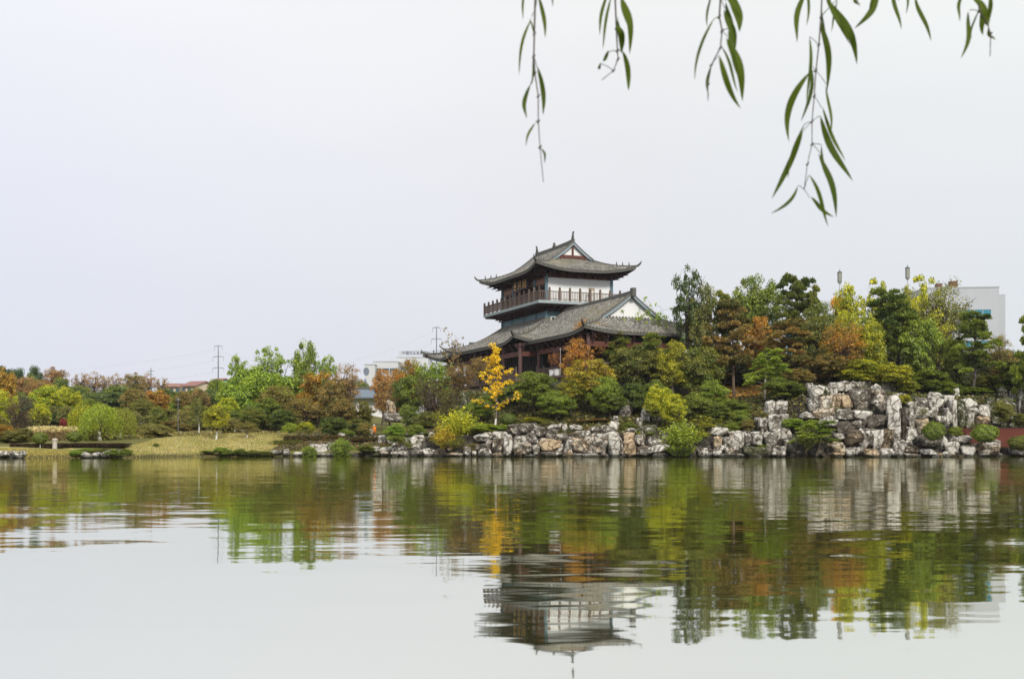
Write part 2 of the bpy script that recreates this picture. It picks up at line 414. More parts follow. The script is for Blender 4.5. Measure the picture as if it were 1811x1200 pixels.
def limb(mb, a, b, r0, r1, rs, bend=.08, n=4, sides=5):
    a = np.array(a, float); b = np.array(b, float); L = np.linalg.norm(b - a)
    pts = []
    off = rs.normal(size=3) * bend * L; off[2] = abs(off[2]) * .3 - .0
    for i in range(n + 1):
        t = i / n
        pts.append(a + (b - a) * t + off * math.sin(math.pi * t) + rs.normal(size=3) * .012 * L * (0 < i < n))
    mb.tube(pts, [r0 + (r1 - r0) * i / n for i in range(n + 1)], sides, cap=False)
    return pts
def envelope(n, rs, cx, cz, rx, rz, egg=0.0, inner=.45):
    """points spread through a crown, more of them near its surface"""
    d = unit(n, rs); k = inner + (1 - inner) * rs.rand(n, 1) ** .55
    P = d * k * np.array([rx, rx, rz])
    P[:, :2] *= (1 - egg * P[:, 2:3] / rz)
    P += np.array([0, 0, cz]); return P
PROTO = {}
def proto(kind, seed):
    """a 10 m high plant of this kind: its crown mesh and its trunk mesh"""
    key = (kind, seed)
    if key in PROTO: return PROTO[key]
    rs = np.random.RandomState(seed * 37 + sum(map(ord, kind))); tb = MB(); V = F = T = None; w = 7.0
    lean = rs.normal(size=2) * .25
    if kind in ('round', 'oval', 'bush', 'ball', 'lolly', 'open', 'airy', 'sparse', 'bare'):
        P = dict(round=(76, 1.1, 260, .20, 3.2, 5.6, 4.2, .12), oval=(62, 1.0, 230, .19, 2.6, 6.0, 3.9, .25),
                 bush=(72, 1.15, 300, .21, 3.2, 4.6, 4.6, .15), ball=(1, 1, 1, .45, 1, 1, 1, 0), lolly=(1, 1, 1, .45, 1, 1, 1, 0),
                 open=(120, .85, 130, .19, 3.4, 5.8, 4.2, .0), airy=(100, .6, 56, .21, 3.4, 6.4, 3.6, -.12),
                 sparse=(80, .7, 28, .19, 3.3, 6.2, 3.7, -.1), bare=(130, .8, 58, .15, 3.2, 5.9, 4.1, -.15))[kind]
        nc, cr, per, ls, rx, cz, rz, egg = P
        if kind in ('ball', 'lolly'):
            n = 6500; d = unit(n, rs); bump = 1 + .09 * np.sin(d[:, :1] * 5 + 2 + seed) * np.sin(d[:, 1:2] * 4 + d[:, 2:] * 3) + .05 * np.sin(d[:, :1] * 11 + d[:, 2:] * 9) + .10 * (rs.rand(n, 1) ** 8) 
            Pp = d * bump * np.array([5.0, 5.0, 5.2 if kind == 'ball' else 3.4]) * (.88 + .14 * rs.rand(n, 1)) + np.array([0, 0, 4.6 if kind == 'ball' else 6.4])
            nn = d + unit(n, rs) * .6; nn /= np.linalg.norm(nn, axis=1, keepdims=True)
            U = np.cross(nn, unit(n, rs)); U /= np.linalg.norm(U, axis=1, keepdims=True); W = np.cross(nn, U)
            V, F, T = quads(Pp, U * .30, W * .2, rs.rand(n)); w = 10.0
            tb.tube([(0, 0, -1), (.1, 0, 2), (0, 0, 6)], [.35, .3, .2], 6)
        else:
            cs = envelope(nc, rs, 0, cz, rx * .92, rz * .9, egg, .35 if kind in ('round', 'oval', 'bush') else .2)
            cs[:, :2] += lean * (cs[:, 2:3] / 10)
            # lobed outline: pull some sides in, let a few sprays stand out
            ph = rs.rand(3) * 6.28; az = np.arctan2(cs[:, 1], cs[:, 0])
            k = 1 + .14 * np.sin(2 * az + ph[0]) + .12 * np.sin(3 * az + ph[1] + cs[:, 2])
            cs[:, :2] *= k[:, None]
            ct = np.clip(rs.rand(nc) ** 1.2 * .85 + (cs[:, 2] - cz) / rz * .1 + .1, 0, 1)
            rad = cr * (.6 + .8 * rs.rand(nc))
            V, F, T = leaf_cloud(cs, rad, per, ls, rs, ctone=ct, shell=.3, flat=.95)
            if kind == 'bush': nl, r0, zf = 7, .16, .3
            else: nl, r0, zf = 9, .26, 2.2
            if kind != 'bush':
                top = (lean[0] * .8, lean[1] * .8, cz + (1.5 if kind != 'round' else 0))
                tp = limb(tb, (0, 0, -1.0), top, r0, r0 * .35, rs, .02, 7, 7)
            for c_ in cs[rs.permutation(nc)[: (nl * (1 if kind in ('round', 'oval', 'bush') else 4))]]:
                zb = min(c_[2] - .4, zf + rs.rand() * (cz - zf)) if kind != 'bush' else -.5
                t = (zb + 1) / (cz + 2.5)
                a = (lean[0] * .8 * t, lean[1] * .8 * t, zb) if kind != 'bush' else (rs.normal() * .3, rs.normal() * .3, zb)
                lp = limb(tb, a, c_, r0 * .38, .035, rs, .10, 4, 4)
                if kind in ('airy', 'sparse', 'bare'):
                    for _ in range(3 if kind != 'bare' else 5):
                        q = np.array(lp[rs.randint(2, 5)]); e = q + unit(1, rs)[0] * np.array([1, 1, .7]) * (.7 + rs.rand()) + np.array([0, 0, .7])
                        limb(tb, q, e, .03, .012, rs, .1, 2, 3)
    elif kind == 'twiggy':          # leafless winter thicket
        w = 7; cs = []
        for i in range(26):
            a = rs.rand() * 6.28; r = 3.2 * rs.rand() ** .6; h = 9.6 - .45 * r * rs.rand() - rs.rand() * 2.5
            b = np.array([math.cos(a) * r, math.sin(a) * r, h])
            lp = limb(tb, (b[0] * .12, b[1] * .12, -.5), b, .1, .02, rs, .06, 5, 4)
            for k in range(9):
                q = np.array(lp[rs.randint(1, 6)]); e = q + np.array([rs.normal() * .7, rs.normal() * .7, .9 + rs.rand() * .8])
                limb(tb, q, e, .03, .01, rs, .08, 2, 3); cs.append(e); cs.append((q + e) / 2)
        cs = np.array(cs); V, F, T = leaf_cloud(cs, np.full(len(cs), .5), 11, .19, rs, shell=.1)
    elif kind == 'pine':
        w = 7.5; cs = []; rad = []
        tp = limb(tb, (0, 0, -1), (lean[0] * 2, lean[1] * 2, 9.0), .26, .07, rs, .03, 8, 7)
        npad = 30
        for i in range(npad):
            t = .34 + .64 * (i / (npad - 1)) + rs.normal() * .012; z = 10 * t - .3
            reach = 3.8 * (1.12 - t) ** .5 * (.25 + .85 * rs.rand()); a = i * 2.4 + rs.rand() * 1.2
            c_ = np.array([math.cos(a) * reach + lean[0] * 2 * t, math.sin(a) * reach + lean[1] * 2 * t, z])
            limb(tb, np.array([lean[0] * 2 * t, lean[1] * 2 * t, z - .7 - rs.rand() * .5]), c_ - np.array([0, 0, .15]), .085, .03, rs, .08, 4, 4)
            for j in range(4):
                o = rs.normal(size=3) * np.array([.7, .7, .22]); cs.append(c_ + o); rad.append(.45 + .5 * rs.rand())
        cs = np.array(cs); n = len(cs)
        ct = np.repeat(rs.rand(npad), 4)
        Ps = []; Us = []; Ws = []; T = []
        for c_, r, k in zip(cs, rad, ct):
            m = 150; d = unit(m, rs); d[:, 2] = np.abs(d[:, 2]) * .6 - .10
            P_ = c_ + d * r * (.25 + .75 * rs.rand(m, 1) ** .6)
            U_ = d * np.array([1, 1, .6]) + np.array([0, 0, .55]) + unit(m, rs) * .45; U_ /= np.linalg.norm(U_, axis=1, keepdims=True)
            W_ = np.cross(U_, unit(m, rs)); W_ /= np.linalg.norm(W_, axis=1, keepdims=True)
            Ps.append(P_); Us.append(U_ * (.14 + .10 * rs.rand(m, 1))); Ws.append(W_ * .07)
            T.append(np.clip(k * .6 + .4 * rs.rand(m) + d[:, 2] * .1, 0, 1))
        V, F, T = quads(np.concatenate(Ps), np.concatenate(Us), np.concatenate(Ws), np.concatenate(T))
    elif kind == 'willow':
        w = 8.0; Ps = []; Us = []; Ws = []; T = []
        limb(tb, (0, 0, -1), (lean[0], lean[1], 4.2), .42, .3, rs, .03, 5, 7)
        for i in range(11):
            a = i * .571 * 1.1 + rs.rand() * .4; r = 2.6 * (.4 + .6 * rs.rand())
            limb(tb, (lean[0] * .9, lean[1] * .9, 3.4 + rs.rand()), (math.cos(a) * r, math.sin(a) * r, 8.0 + rs.rand() * 1.2 - r * .3), .16, .04, rs, .1, 5, 4)
        ns = 620
        for i in range(ns):
            a = rs.rand() * 6.28; r = 3.7 * rs.rand() ** .5; zt = 9.7 + .7 * math.sin(a * 2 + 1) * r / 3.7 - 3.2 * (r / 3.7) ** 2.0 - rs.rand() * 1.3 - (rs.rand() < .35) * 1.5
            L = (1.0 + 4.6 * rs.rand() ** 1.3) * (.45 + .65 * r / 3.7); m = int(L * 7.5)
            tt = np.linspace(0, 1, m)[:, None]; out = .45 + .3 * rs.rand()
            base = np.array([math.cos(a) * r, math.sin(a) * r, zt]); dirn = np.array([math.cos(a), math.sin(a), 0])
            P_ = base + dirn * out * np.sqrt(tt) + np.array([0, 0, -1]) * L * tt ** 1.3 + rs.normal(size=(m, 3)) * .14
            U_ = np.array([0, 0, -1.0]) + rs.normal(size=(m, 3)) * .6; U_ /= np.linalg.norm(U_, axis=1, keepdims=True)
            W_ = np.cross(U_, unit(m, rs)); W_ /= np.linalg.norm(W_, axis=1, keepdims=True)
            Ps.append(P_); Us.append(U_ * .19); Ws.append(W_ * .06); T.append(np.clip(rs.rand() * .6 + rs.rand(m) * .4, 0, 1))
        V, F, T = quads(np.concatenate(Ps), np.concatenate(Us), np.concatenate(Ws), np.concatenate(T))
    elif kind == 'spray':           # many arching leafy stems from one stool
        w = 9.0; Ps = []; Us = []; Ws = []; T = []
        for i in range(230):
            a = rs.rand() * 6.28; r = 4.4 * rs.rand() ** .55; h = (9.8 - 3.8 * (r / 4.4) ** 2) * (.55 + .45 * rs.rand())
            m = 24; tt = np.linspace(.12, 1, m)[:, None]; d_ = np.array([math.cos(a), math.sin(a), 0])
            stem = d_ * r * tt ** 1.6 + np.array([0, 0, 1]) * h * (1.18 * tt - .22 * tt ** 3)
            P_ = stem + rs.normal(size=(m, 3)) * .22
            U_ = unit(m, rs) + np.array([0, 0, .5]); U_ /= np.linalg.norm(U_, axis=1, keepdims=True)
            W_ = np.cross(U_, unit(m, rs)); W_ /= np.linalg.norm(W_, axis=1, keepdims=True)
            Ps.append(P_); Us.append(U_ * .25); Ws.append(W_ * .10); T.append(np.clip(rs.rand() * .5 + rs.rand(m) * .5, 0, 1))
            if i % 4 == 0: tb.tube([(0, 0, -.3)] + [tuple(q) for q in stem[::6]], [.06, .05, .04, .03, .02], 3, cap=False)
        V, F, T = quads(np.concatenate(Ps), np.concatenate(Us), np.concatenate(Ws), np.concatenate(T))
    elif kind == 'bamboo':
        w = 6.0; cs = []
        for i in range(34):
            a = rs.rand() * 6.28; r = 2.4 * rs.rand() ** .5; b = np.array([math.cos(a) * r, math.sin(a) * r, -.5]); h = 7.5 + rs.rand() * 2.5
            t_ = b + np.array([b[0] * .35, b[1] * .35, h]); limb(tb, b, t_, .05, .015, rs, .03, 4, 4)
            for k in np.linspace(.3, 1, 13): cs.append(b + (t_ - b) * k + rs.normal(size=3) * .22)
        cs = np.array(cs); V, F, T = leaf_cloud(cs, np.full(len(cs), .5), 17, .26, rs, shell=.1, long=1.9)
    elif kind == 'reeds':
        w = 9.0; Ps = []; Us = []; Ws = []; T = []
        for i in range(520):
            b = np.array([rs.normal() * 3.0, rs.normal() * 1.6, 0]); h = 6.5 + rs.rand() * 3.3
            if i % 3 == 0: tb.tube([b, b + np.array([rs.normal() * .3, rs.normal() * .3, h])], [.05, .03], 3, cap=False)
            m = 7; P_ = b + np.array([0, 0, 1]) * (h - np.linspace(0, 1.5, m)[:, None]) + rs.normal(size=(m, 3)) * .16
            U_ = np.array([0, 0, 1]) + rs.normal(size=(m, 3)) * .5; W_ = np.cross(U_, unit(m, rs)); W_ /= np.linalg.norm(W_, axis=1, keepdims=True)
            Ps.append(P_); Us.append(U_ * .28); Ws.append(W_ * .13); T.append(np.clip(.55 + .45 * rs.rand(m), 0, 1))
            m = 6; P_ = b + np.array([0, 0, 1]) * (rs.rand(m, 1) * h * .8) + rs.normal(size=(m, 3)) * .2
            U_ = np.array([0, 0, 1]) + rs.normal(size=(m, 3)) * .4; W_ = np.cross(U_, unit(m, rs)); W_ /= np.linalg.norm(W_, axis=1, keepdims=True)
            Ps.append(P_); Us.append(U_ * .7); Ws.append(W_ * .07); T.append(rs.rand(m) * .3)
        V, F, T = quads(np.concatenate(Ps), np.concatenate(Us), np.concatenate(Ws), np.concatenate(T))
    elif kind == 'ginkgo':
        w = 8.0
        tp = limb(tb, (0, 0, -1), (.1, 0, 9.6), .2, .04, rs, .01, 9, 7); cs = []; rad = []
        for i in range(22):
            t = .26 + .68 * i / 21; a = i * 2.2 + rs.rand(); L = 5.6 * (1.0 - t) ** .95 * (.45 + .75 * rs.rand()) + .25
            b0 = np.array([0, 0, 9.6 * t - .6]); e = b0 + np.array([math.cos(a) * L, math.sin(a) * L, L * (.15 + .35 * rs.rand())])
            limb(tb, b0, e, .07, .02, rs, .06, 4, 4)
            for k in np.linspace(.08, 1.0, 10):
                if rs.rand() < .2: continue
                cs.append(b0 + (e - b0) * k + rs.normal(size=3) * .18); rad.append(.3 + .35 * rs.rand())
        V, F, T = leaf_cloud(np.array(cs), rad, 34, .17, rs, flat=.6, shell=.05)
    elif kind == 'thin':            # young tree: fine stems, loose leaves in tufts
        w = 7.0; cs = []
        for i in range(13):
            a = rs.rand() * 6.28; r = 3.2 * rs.rand() ** .7; b = np.array([math.cos(a) * r, math.sin(a) * r, 6 + rs.rand() * 3.8])
            lp = limb(tb, (b[0] * .15, b[1] * .15, -.5), b, .07, .02, rs, .06, 6, 4)
            for k in range(9):
                q = np.array(lp[rs.randint(3, 7)]); e = q + rs.normal(size=3) * np.array([.9, .9, .5]) + np.array([0, 0, .3])
                limb(tb, q, e, .02, .01, rs, .05, 2, 3); cs.append(e)
        cs = np.array(cs); V, F, T = leaf_cloud(cs, np.full(len(cs), .42), 13, .24, rs, shell=.1, long=1.7)
    elif kind == 'hedge':           # clipped box hedge 10 long, 3 deep, 3 high
        n = 9000; P_ = rs.rand(n, 3) * np.array([10, 3, 3]) - np.array([5, 1.5, 0])
        face = rs.randint(0, 4, n)
        P_[:, 2] = np.where(face < 2, 3 + rs.normal(size=n) * .10 + .12 * np.sin(P_[:, 0] * 2.3), P_[:, 2])
        P_[:, 1] = np.where(face == 2, -1.5 + rs.normal(size=n) * .10, P_[:, 1])
        nn = unit(n, rs) * .8 + np.where((face < 2)[:, None], [[0, 0, 1]], [[0, -1, .3]]); nn /= np.linalg.norm(nn, axis=1, keepdims=True)
        U_ = np.cross(nn, unit(n, rs)); U_ /= np.linalg.norm(U_, axis=1, keepdims=True); W_ = np.cross(nn, U_)
        V, F, T = quads(P_, U_ * .17, W_ * .13, rs.rand(n)); w = 10
        for k in range(12): tb.tube([(k * .85 - 4.7, 0, -.5), (k * .85 - 4.6, .2, 2.6)], [.08, .04], 4)
    elif kind == 'fern':            # low clump of strap leaves
        w = 10; n = 700; a = rs.rand(n) * 6.28; r = 4 * rs.rand(n) ** .5; b = np.stack([np.cos(a) * r * .6, np.sin(a) * r * .6, np.zeros(n)], 1)
        d = np.stack([np.cos(a), np.sin(a), np.full(n, 1.6) + rs.rand(n)], 1); d /= np.linalg.norm(d, axis=1, keepdims=True)
        L = (3 + 5 * rs.rand(n, 1)); W_ = np.cross(d, unit(n, rs)); W_ /= np.linalg.norm(W_, axis=1, keepdims=True)
        V, F, T = quads(b + d * L * .55, d * L * .5, W_ * .42, rs.rand(n))
        tb.tube([(0, 0, -.3), (0, 0, 1)], [.5, .3], 5)
    cm = mesh_np('crown', V, F, [LEAF], tone=T)
    tb_o = tb.build('trunk', BARK, smooth=True); tm = tb_o.data; bpy.data.objects.remove(tb_o)
    PROTO[key] = (cm, tm, w, V, F, T)
    return PROTO[key]
CROWN_NAME = dict(spray='foliage', bush='foliage', hedge='foliage', fern='foliage', reeds='plumes', twiggy='twigs', bare='twigs', sparse='crown', ball='foliage')
KIND_NAME = dict(round='tree', oval='tree', open='tree', airy='tree', sparse='tree', bare='bare_tree', twiggy='thicket', pine='pine_tree',
                 willow='willow_tree', spray='arching_shrub', bush='bush', ball='clipped_shrub', lolly='clipped_tree', bamboo='bamboo_clump', reeds='pampas_grass',
                 ginkgo='ginkgo_tree', thin='young_tree', hedge='hedge', fern='leafy_plant')
def plant(px, Y, ytop, wpx, kind, c1, c2, label, cat=None, group=None, bark=(.10, .08, .06), wash=0, seed=None, ybase=None, deep=1.0, name=None):
    X = X_at(px, Y); zt = Z_at(ytop, Y); zb = ground(X, Y) if ybase is None else Z_at(ybase, Y)
    H = max(.4, zt - zb); s = H / 10
    if seed is None: seed = plant.n % (4 if kind in ('round', 'open', 'pine', 'bush', 'bare', 'airy') else 2)
    plant.n += 1
    cm, tm, w0, *_ = proto('bush' if kind == 'round' and Y > 180 and px < 660 else kind, seed)
    sx = (wpx / PXF * Y) / w0
    o = empty(name or KIND_NAME[kind], (X, Y, zb), rnd.uniform(0, 6.28) if kind not in ('hedge', 'reeds') else 0)
    tag(o, label, cat or {'round':'tree','oval':'tree','open':'tree','airy':'tree','sparse':'tree','bare':'tree','twiggy':'thicket','pine':'pine tree','willow':'willow tree','spray':'shrub','bush':'bush','ball':'shrub','lolly':'small tree','bamboo':'bamboo','reeds':'pampas grass','ginkgo':'tree','thin':'young tree','hedge':'hedge','fern':'plant'}[kind], group)
    a = link(CROWN_NAME.get(kind, 'crown'), cm, o); b = link('trunk' if kind not in ('bush', 'spray', 'hedge', 'fern', 'reeds', 'bamboo', 'twiggy', 'thin') else 'stems', tm, o)
    zs = H / (3.0 if kind == 'hedge' else 10.0)
    for q in (a, b): q.scale = (sx, sx * deep, zs)
    a['c1'] = tuple(float(x) for x in c1); a['c2'] = tuple(float(x) for x in c2)
    b['c1'] = tuple(float(x) for x in bark); b['wash'] = float(wash / zs) if wash else -99.0
    return o
plant.n = 0
# foliage colours (albedo)
DG, DG2 = (.048, .082, .020), (.15, .20, .04)
MG, MG2 = (.092, .15, .024), (.26, .32, .05)
LG, LG2 = (.15, .27, .035), (.33, .42, .07)
YG, YG2 = (.24, .30, .025), (.55, .54, .04)
OL, OL2 = (.115, .135, .035), (.27, .27, .07)
BR, BR2 = (.20, .15, .065), (.36, .25, .11)
RU, RU2 = (.25, .155, .09), (.42, .27, .16)
PU, PU2 = (.075, .05, .045), (.17, .115, .085)
GO, GO2 = (.80, .50, .01), (.95, .70, .03)
OR, OR2 = (.32, .15, .02), (.55, .28, .04)
BG, BG2 = (.045, .095, .06), (.10, .165, .085)
RD, RD2 = (.20, .02, .03), (.35, .06, .06)
CR, CR2 = (.26, .18, .12), (.66, .60, .50)
# ------------------------------------------------------------------ pavilion
TH = math.radians(22)
PO = (4.1493, 185.0)
pav = empty('pavilion', (PO[0], PO[1], 0), TH)
tag(pav, 'tiered dark timber pavilion with upswept grey tile roofs above the rocky bank', 'pavilion')
def pav_px(s, t, z):
    x = PO[0] + s * math.cos(TH) - t * math.sin(TH); y = PO[1] + s * math.sin(TH) + t * math.cos(TH)
    return x, y
# materials
M = Mat('roof_tile'); p = M.objco()
a = M.noise(p, .5, 6, .7); b = M.noise(M.mapped(p, (1, 1, 1), (9, 3, 0)), 3.2, 5, .75); c_ = M.noise(M.mapped(p, (1, 1, 1), (30, 3, 0)), .22, 3, .5)
col = M.ramp(a, [(.3, (.062, .060, .055)), (.5, (.115, .112, .10)), (.7, (.20, .19, .165))])
col = M.mix(M.ramp(b, [(.50, (0, 0, 0)), (.66, (.9, .9, .9))]), col, (.50, .48, .44))
col = M.mix(M.ramp(c_, [(.52, (0, 0, 0)), (.7, (.5, .5, .5))]), col, (.22, .19, .10))
col = M.mix(M.ramp(b, [(.25, (.7, .7, .7)), (.42, (0, 0, 0))]), col, (.04, .042, .04))
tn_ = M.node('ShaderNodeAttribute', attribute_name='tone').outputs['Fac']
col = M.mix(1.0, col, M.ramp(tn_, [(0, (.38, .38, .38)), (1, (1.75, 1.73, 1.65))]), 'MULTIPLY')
TILE = M.bsdf(col, .85, b, .6, .05, .2)
RIDGE = plain('roof_ridge', (.12, .115, .10), .85, .4, .9)
TIMBER = plain('dark_timber', (.030, .018, .017), .7, .4, 1.0)
REDW = plain('red_timber', (.115, .040, .026), .6, .35, .8)
TEAL = plain('teal_paint', (.12, .20, .23), .6, .2, .6)
WHITEW = plain('white_render', (.80, .80, .78), .9, .05, .3)
SLAB = plain('pale_slab', (.34, .38, .38), .85, .2, .8)
RAILW = plain('rail_wood', (.17, .125, .10), .8, .3, .8)
GREYB = plain('bargeboard_paint', (.26, .32, .35), .7, .2, .6)
GOLD = plain('gold_leaf', (.60, .33, .06), .4, .15, 2, .5, .4)
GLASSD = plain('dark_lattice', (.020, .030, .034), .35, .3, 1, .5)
STONEB = plain('base_masonry', (.20, .21, .19), .9, .4, .35)

def roof_slope(name, parent, o, ax, up, L, F, dmax, k0=1.0, k1=1.0, lift0=0, lift1=0, R=7.0, rib=.42, hip0=True, hip1=True, mats=None, d_hip=None, th=.28):
    """one slope of a tiled roof with a sagging profile F(d).
    o: eave corner, ax: unit vector along the eave, up: horizontal unit vector up the slope, L: eave length"""
    o = Vector(o); ax = Vector(ax); up = Vector(up)
    nrib = int(L / rib); cols = nrib * 4
    nb = 12; V = []; Fc = []
    def pt(x, d, h):
        e0 = max(0, 1 - max(x, d / 1.0) / R) ** 2.0 * lift0; e1 = max(0, 1 - max(L - x, d) / R) ** 2.0 * lift1
        push = .45 * (e0 + e1)
        q = o + ax * x + up * (d - push * max(0, 1 - d / 3)) + ax * ((.45 * e1) - (.45 * e0)) * max(0, 1 - d / 3)
        return (q.x, q.y, o.z + F(d) + e0 + e1 + h)
    tops = []
    for i in range(cols + 1):
        x = L * i / cols
        dm = dmax
        if hip0: dm = min(dm, x * k0) if (d_hip is None or x * k0 < d_hip) else dm
        if hip1: dm = min(dm, (L - x) * k1) if (d_hip is None or (L - x) * k1 < d_hip) else dm
        h = (.0, .0, .17, .17)[i % 4]
        for j in range(nb + 1):
            d = dm * j / nb
            V.append(pt(x, d, h + (.012 if False else 0)))
    for i in range(cols):
        for j in range(nb):
            a = i * (nb + 1) + j; Fc.append((a, a + nb + 1, a + nb + 2, a + 1))
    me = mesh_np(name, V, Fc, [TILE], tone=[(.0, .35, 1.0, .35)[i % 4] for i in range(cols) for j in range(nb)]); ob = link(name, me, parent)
    # underside, eave edge and rafters
    mb = MB()
    st = 24
    und = []
    for i in range(st + 1):
        x = L * i / st; dm = dmax
        if hip0: dm = min(dm, x * k0) if (d_hip is None or x * k0 < d_hip) else dm
        if hip1: dm = min(dm, (L - x) * k1) if (d_hip is None or (L - x) * k1 < d_hip) else dm
        for j in range(5): und.append(pt(x, dm * j / 4 + (.12 if j == 0 and dm > .3 else 0), -th))
    base = len(mb.v); mb.v += und
    for i in range(st):
        for j in range(4):
            a = base + i * 5 + j; mb.f.append((a, a + 1, a + 6, a + 5)); mb.m.append(0)
    nr = int(L / .55)
    for i in range(nr + 1):
        x = L * i / nr; dm = min(3.6, (x * k0 if hip0 else 9), ((L - x) * k1 if hip1 else 9))
        if dm < .4: continue
        mb.beam(pt(x, .08, -th - .1), pt(x, dm, -th - .1), .16, .2)
    und_o = mb.build('soffit', TIMBER, parent)
    eb = MB()
    ne = cols // 2
    for i in range(ne):
        x0 = L * i / ne; x1 = L * (i + 1) / ne
        a0 = pt(x0, -.03, .02); a1 = pt(x1, -.03, .02); b0 = pt(x0, -.03, -th - .05); b1 = pt(x1, -.03, -th - .05)
        c0 = pt(x0, .1, -th - .05); c1 = pt(x1, .1, -th - .05)
        eb.add([a0, a1, b1, b0, c0, c1], [(0, 1, 2, 3), (3, 2, 5, 4)])
    for i in range(nrib):
        x = L * (i + .625) / nrib; q = pt(x, -.06, .06)
        n = 6; eb.add([(q[0] + ax.x * .12 * math.cos(t_) - up.x * .03, q[1] + ax.y * .12 * math.cos(t_) - up.y * .03, q[2] + .12 * math.sin(t_)) for t_ in [2 * math.pi * k / n for k in range(n)]], [tuple(range(n))])
    eb.build('tile_ends', RIDGE, parent)
    return ob, pt

def quad_f(a, b): return lambda d: a * d + b * d * d
def ridge_tube(name, pts, parent, w=.34, h=.5, mat=None, kick=0):
    mb = MB(); pts = [Vector(q) for q in pts]
    n = len(pts)
    prev = None
    for i, q in enumerate(pts):
        d = (pts[min(i + 1, n - 1)] - pts[max(i - 1, 0)]); d.z = 0; d.normalize() ; r = Vector((-d.y, d.x, 0)) * (w / 2)
        ring = [q - r, q + r, q + r * .8 + Vector((0, 0, h)), q - r * .8 + Vector((0, 0, h))]
        mb.v += [tuple(x) for x in ring]
    for i in range(n - 1):
        for k in range(4):
            a = i * 4 + k; b = i * 4 + (k + 1) % 4; mb.f.append((a, b, b + 4, a + 4)); mb.m.append(0)
    mb.f.append((0, 1, 2, 3)); mb.m.append(0); e = (n - 1) * 4; mb.f.append((e + 3, e + 2, e + 1, e)); mb.m.append(0)
    return mb.build(name, mat or RIDGE, parent)
def hip_ridge(parent, pt, Lx, dh, k, end, beasts=3, h=.34, slope_ob=None):
    """runs from the top of a hip down to its upswept tip"""
    pts = []
    n = 14
    for i in range(n + 1):
        d = dh * (1 - i / n); x = d / k
        q = pt(x if end == 0 else Lx - x, d, -.05); pts.append(q)
    a = Vector(pts[-1]); b = Vector(pts[-3]); dr = a - b; dr.z = 0; dr.normalize()
    for j in range(1, 4): pts.append(tuple(a + dr * .26 * j + Vector((0, 0, .05 * j * j))))
    r = ridge_tube('hip_ridge', pts, parent, .3, h)
    for k_ in range(beasts):
        mb = MB()
        q = Vector(pts[n - 2 - k_ * 2 + (0)]) if n - 2 - k_ * 2 > 0 else Vector(pts[1])
        z0 = q.z + h - .03
        mb.lathe([(.12, z0), (.15, z0 + .15), (.07, z0 + .3), (.10, z0 + .42), (.02, z0 + .58)], q.x, q.y, 6); mb.build('ridge_figure', RIDGE, parent)
    mb = MB()
    q = Vector(pts[-1]); 
    mb.tube([q + Vector((0, 0, .1)), q + dr * .15 + Vector((0, 0, .3)), q + dr * .12 + Vector((0, 0, .5)), q + dr * .2 + Vector((0, 0, .6))], [.12, .08, .05, .02], 5)
    mb.build('ridge_tip', RIDGE, parent)
    return r
def finial(parent, o, ax, s=1.0):
    """fish-tail ridge-end ornament, its tail curling up"""
    out = [(-.45, 0), (.55, 0), (.6, .45), (.42, .8), (.5, 1.15), (.3, 1.5), (.42, 1.95), (.75, 2.3), (.35, 2.25), (.1, 1.95), (.0, 1.5), (-.1, 1.2), (-.35, 1.1), (-.2, .85), (-.55, .75), (-.4, .4)]
    mb = MB(); mb.prism([(x * s, y * s) for x, y in out], o, ax, (0, 0, 1), .38 * s)
    return mb.build('ridge_finial', RIDGE, parent)
def bracket_mesh(steps=3, w=.5, reach=1.5, h=1.3):
    """stepped bracket set: arms growing outwards (towards -y) and upwards"""
    mb = MB()
    for i in range(steps):
        f = (i + 1) / steps; z = h * i / steps
        mb.box(-.09, -reach * f, z + .1, .09, .1, z + .3)
        mb.box(-w * (.55 + .45 * f), -reach * f - .08, z + .3, w * (.55 + .45 * f), -reach * f + .1, z + .46)
        mb.box(-.14, -reach * f - .14, z + .02, .14, -reach * f + .14, z + .14)
        mb.beam((0, -reach * f, z + .18), (0, -reach * f - .38, z + .02), .1, .12)
    o = mb.build('bracket', REDD); me = o.data; bpy.data.objects.remove(o); return me
REDD = plain('dark_red_timber', (.055, .022, .022), .65, .4, 1.5)
BKT1 = bracket_mesh(3, .5, 1.75, .95); BKT2 = bracket_mesh(3, .45, 1.7, 1.15)
def brackets(me, parent, a, b, n, z, rz, sy=1.0, sz=1.0):
    a = Vector(a); b = Vector(b)
    for i in range(n):
        q = a + (b - a) * (i / (n - 1)); o = link('bracket', me, parent, (q.x, q.y, z)); o.rotation_euler = (0, 0, rz); o.scale = (1, sy, sz)

# --- ground floor: base, deck, columns, hall walls
base = MB(); base.box(-6.4, -7.4, 3, 17, 31, 10.75); base.box(-4.2, -25.6, 3, 15.2, -7.4, 10.75)
ob = base.build('base_wall', STONEB, pav)
deck = MB(); deck.box(-7.2, -7.9, 10.78, 18, 31.5, 11.12); deck.box(-5.0, -26.9, 10.78, 15.8, -7.9, 11.12)
deck.build('deck', plain('deck_timber', (.16, .095, .075), .8, .3, 1), pav)
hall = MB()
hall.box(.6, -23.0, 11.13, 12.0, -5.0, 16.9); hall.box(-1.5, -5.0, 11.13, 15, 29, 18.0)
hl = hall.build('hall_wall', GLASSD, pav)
lat = MB()
for t_ in [x * .9 for x in range(-25, 32)]:
    s0 = .55 if t_ < -5 else -1.55
    lat.box(s0 - .08, t_, 11.2, s0, t_ + .14, 15.6)
    if int(t_ * 10) % 2 == 0: lat.box(s0 - .06, t_, 13.2, s0 - .01, t_ + .9, 13.32)
for s_ in [.8 + x * .9 for x in range(12)]: lat.box(s_, -23.1, 11.2, s_ + .14, -23.0, 15.6)
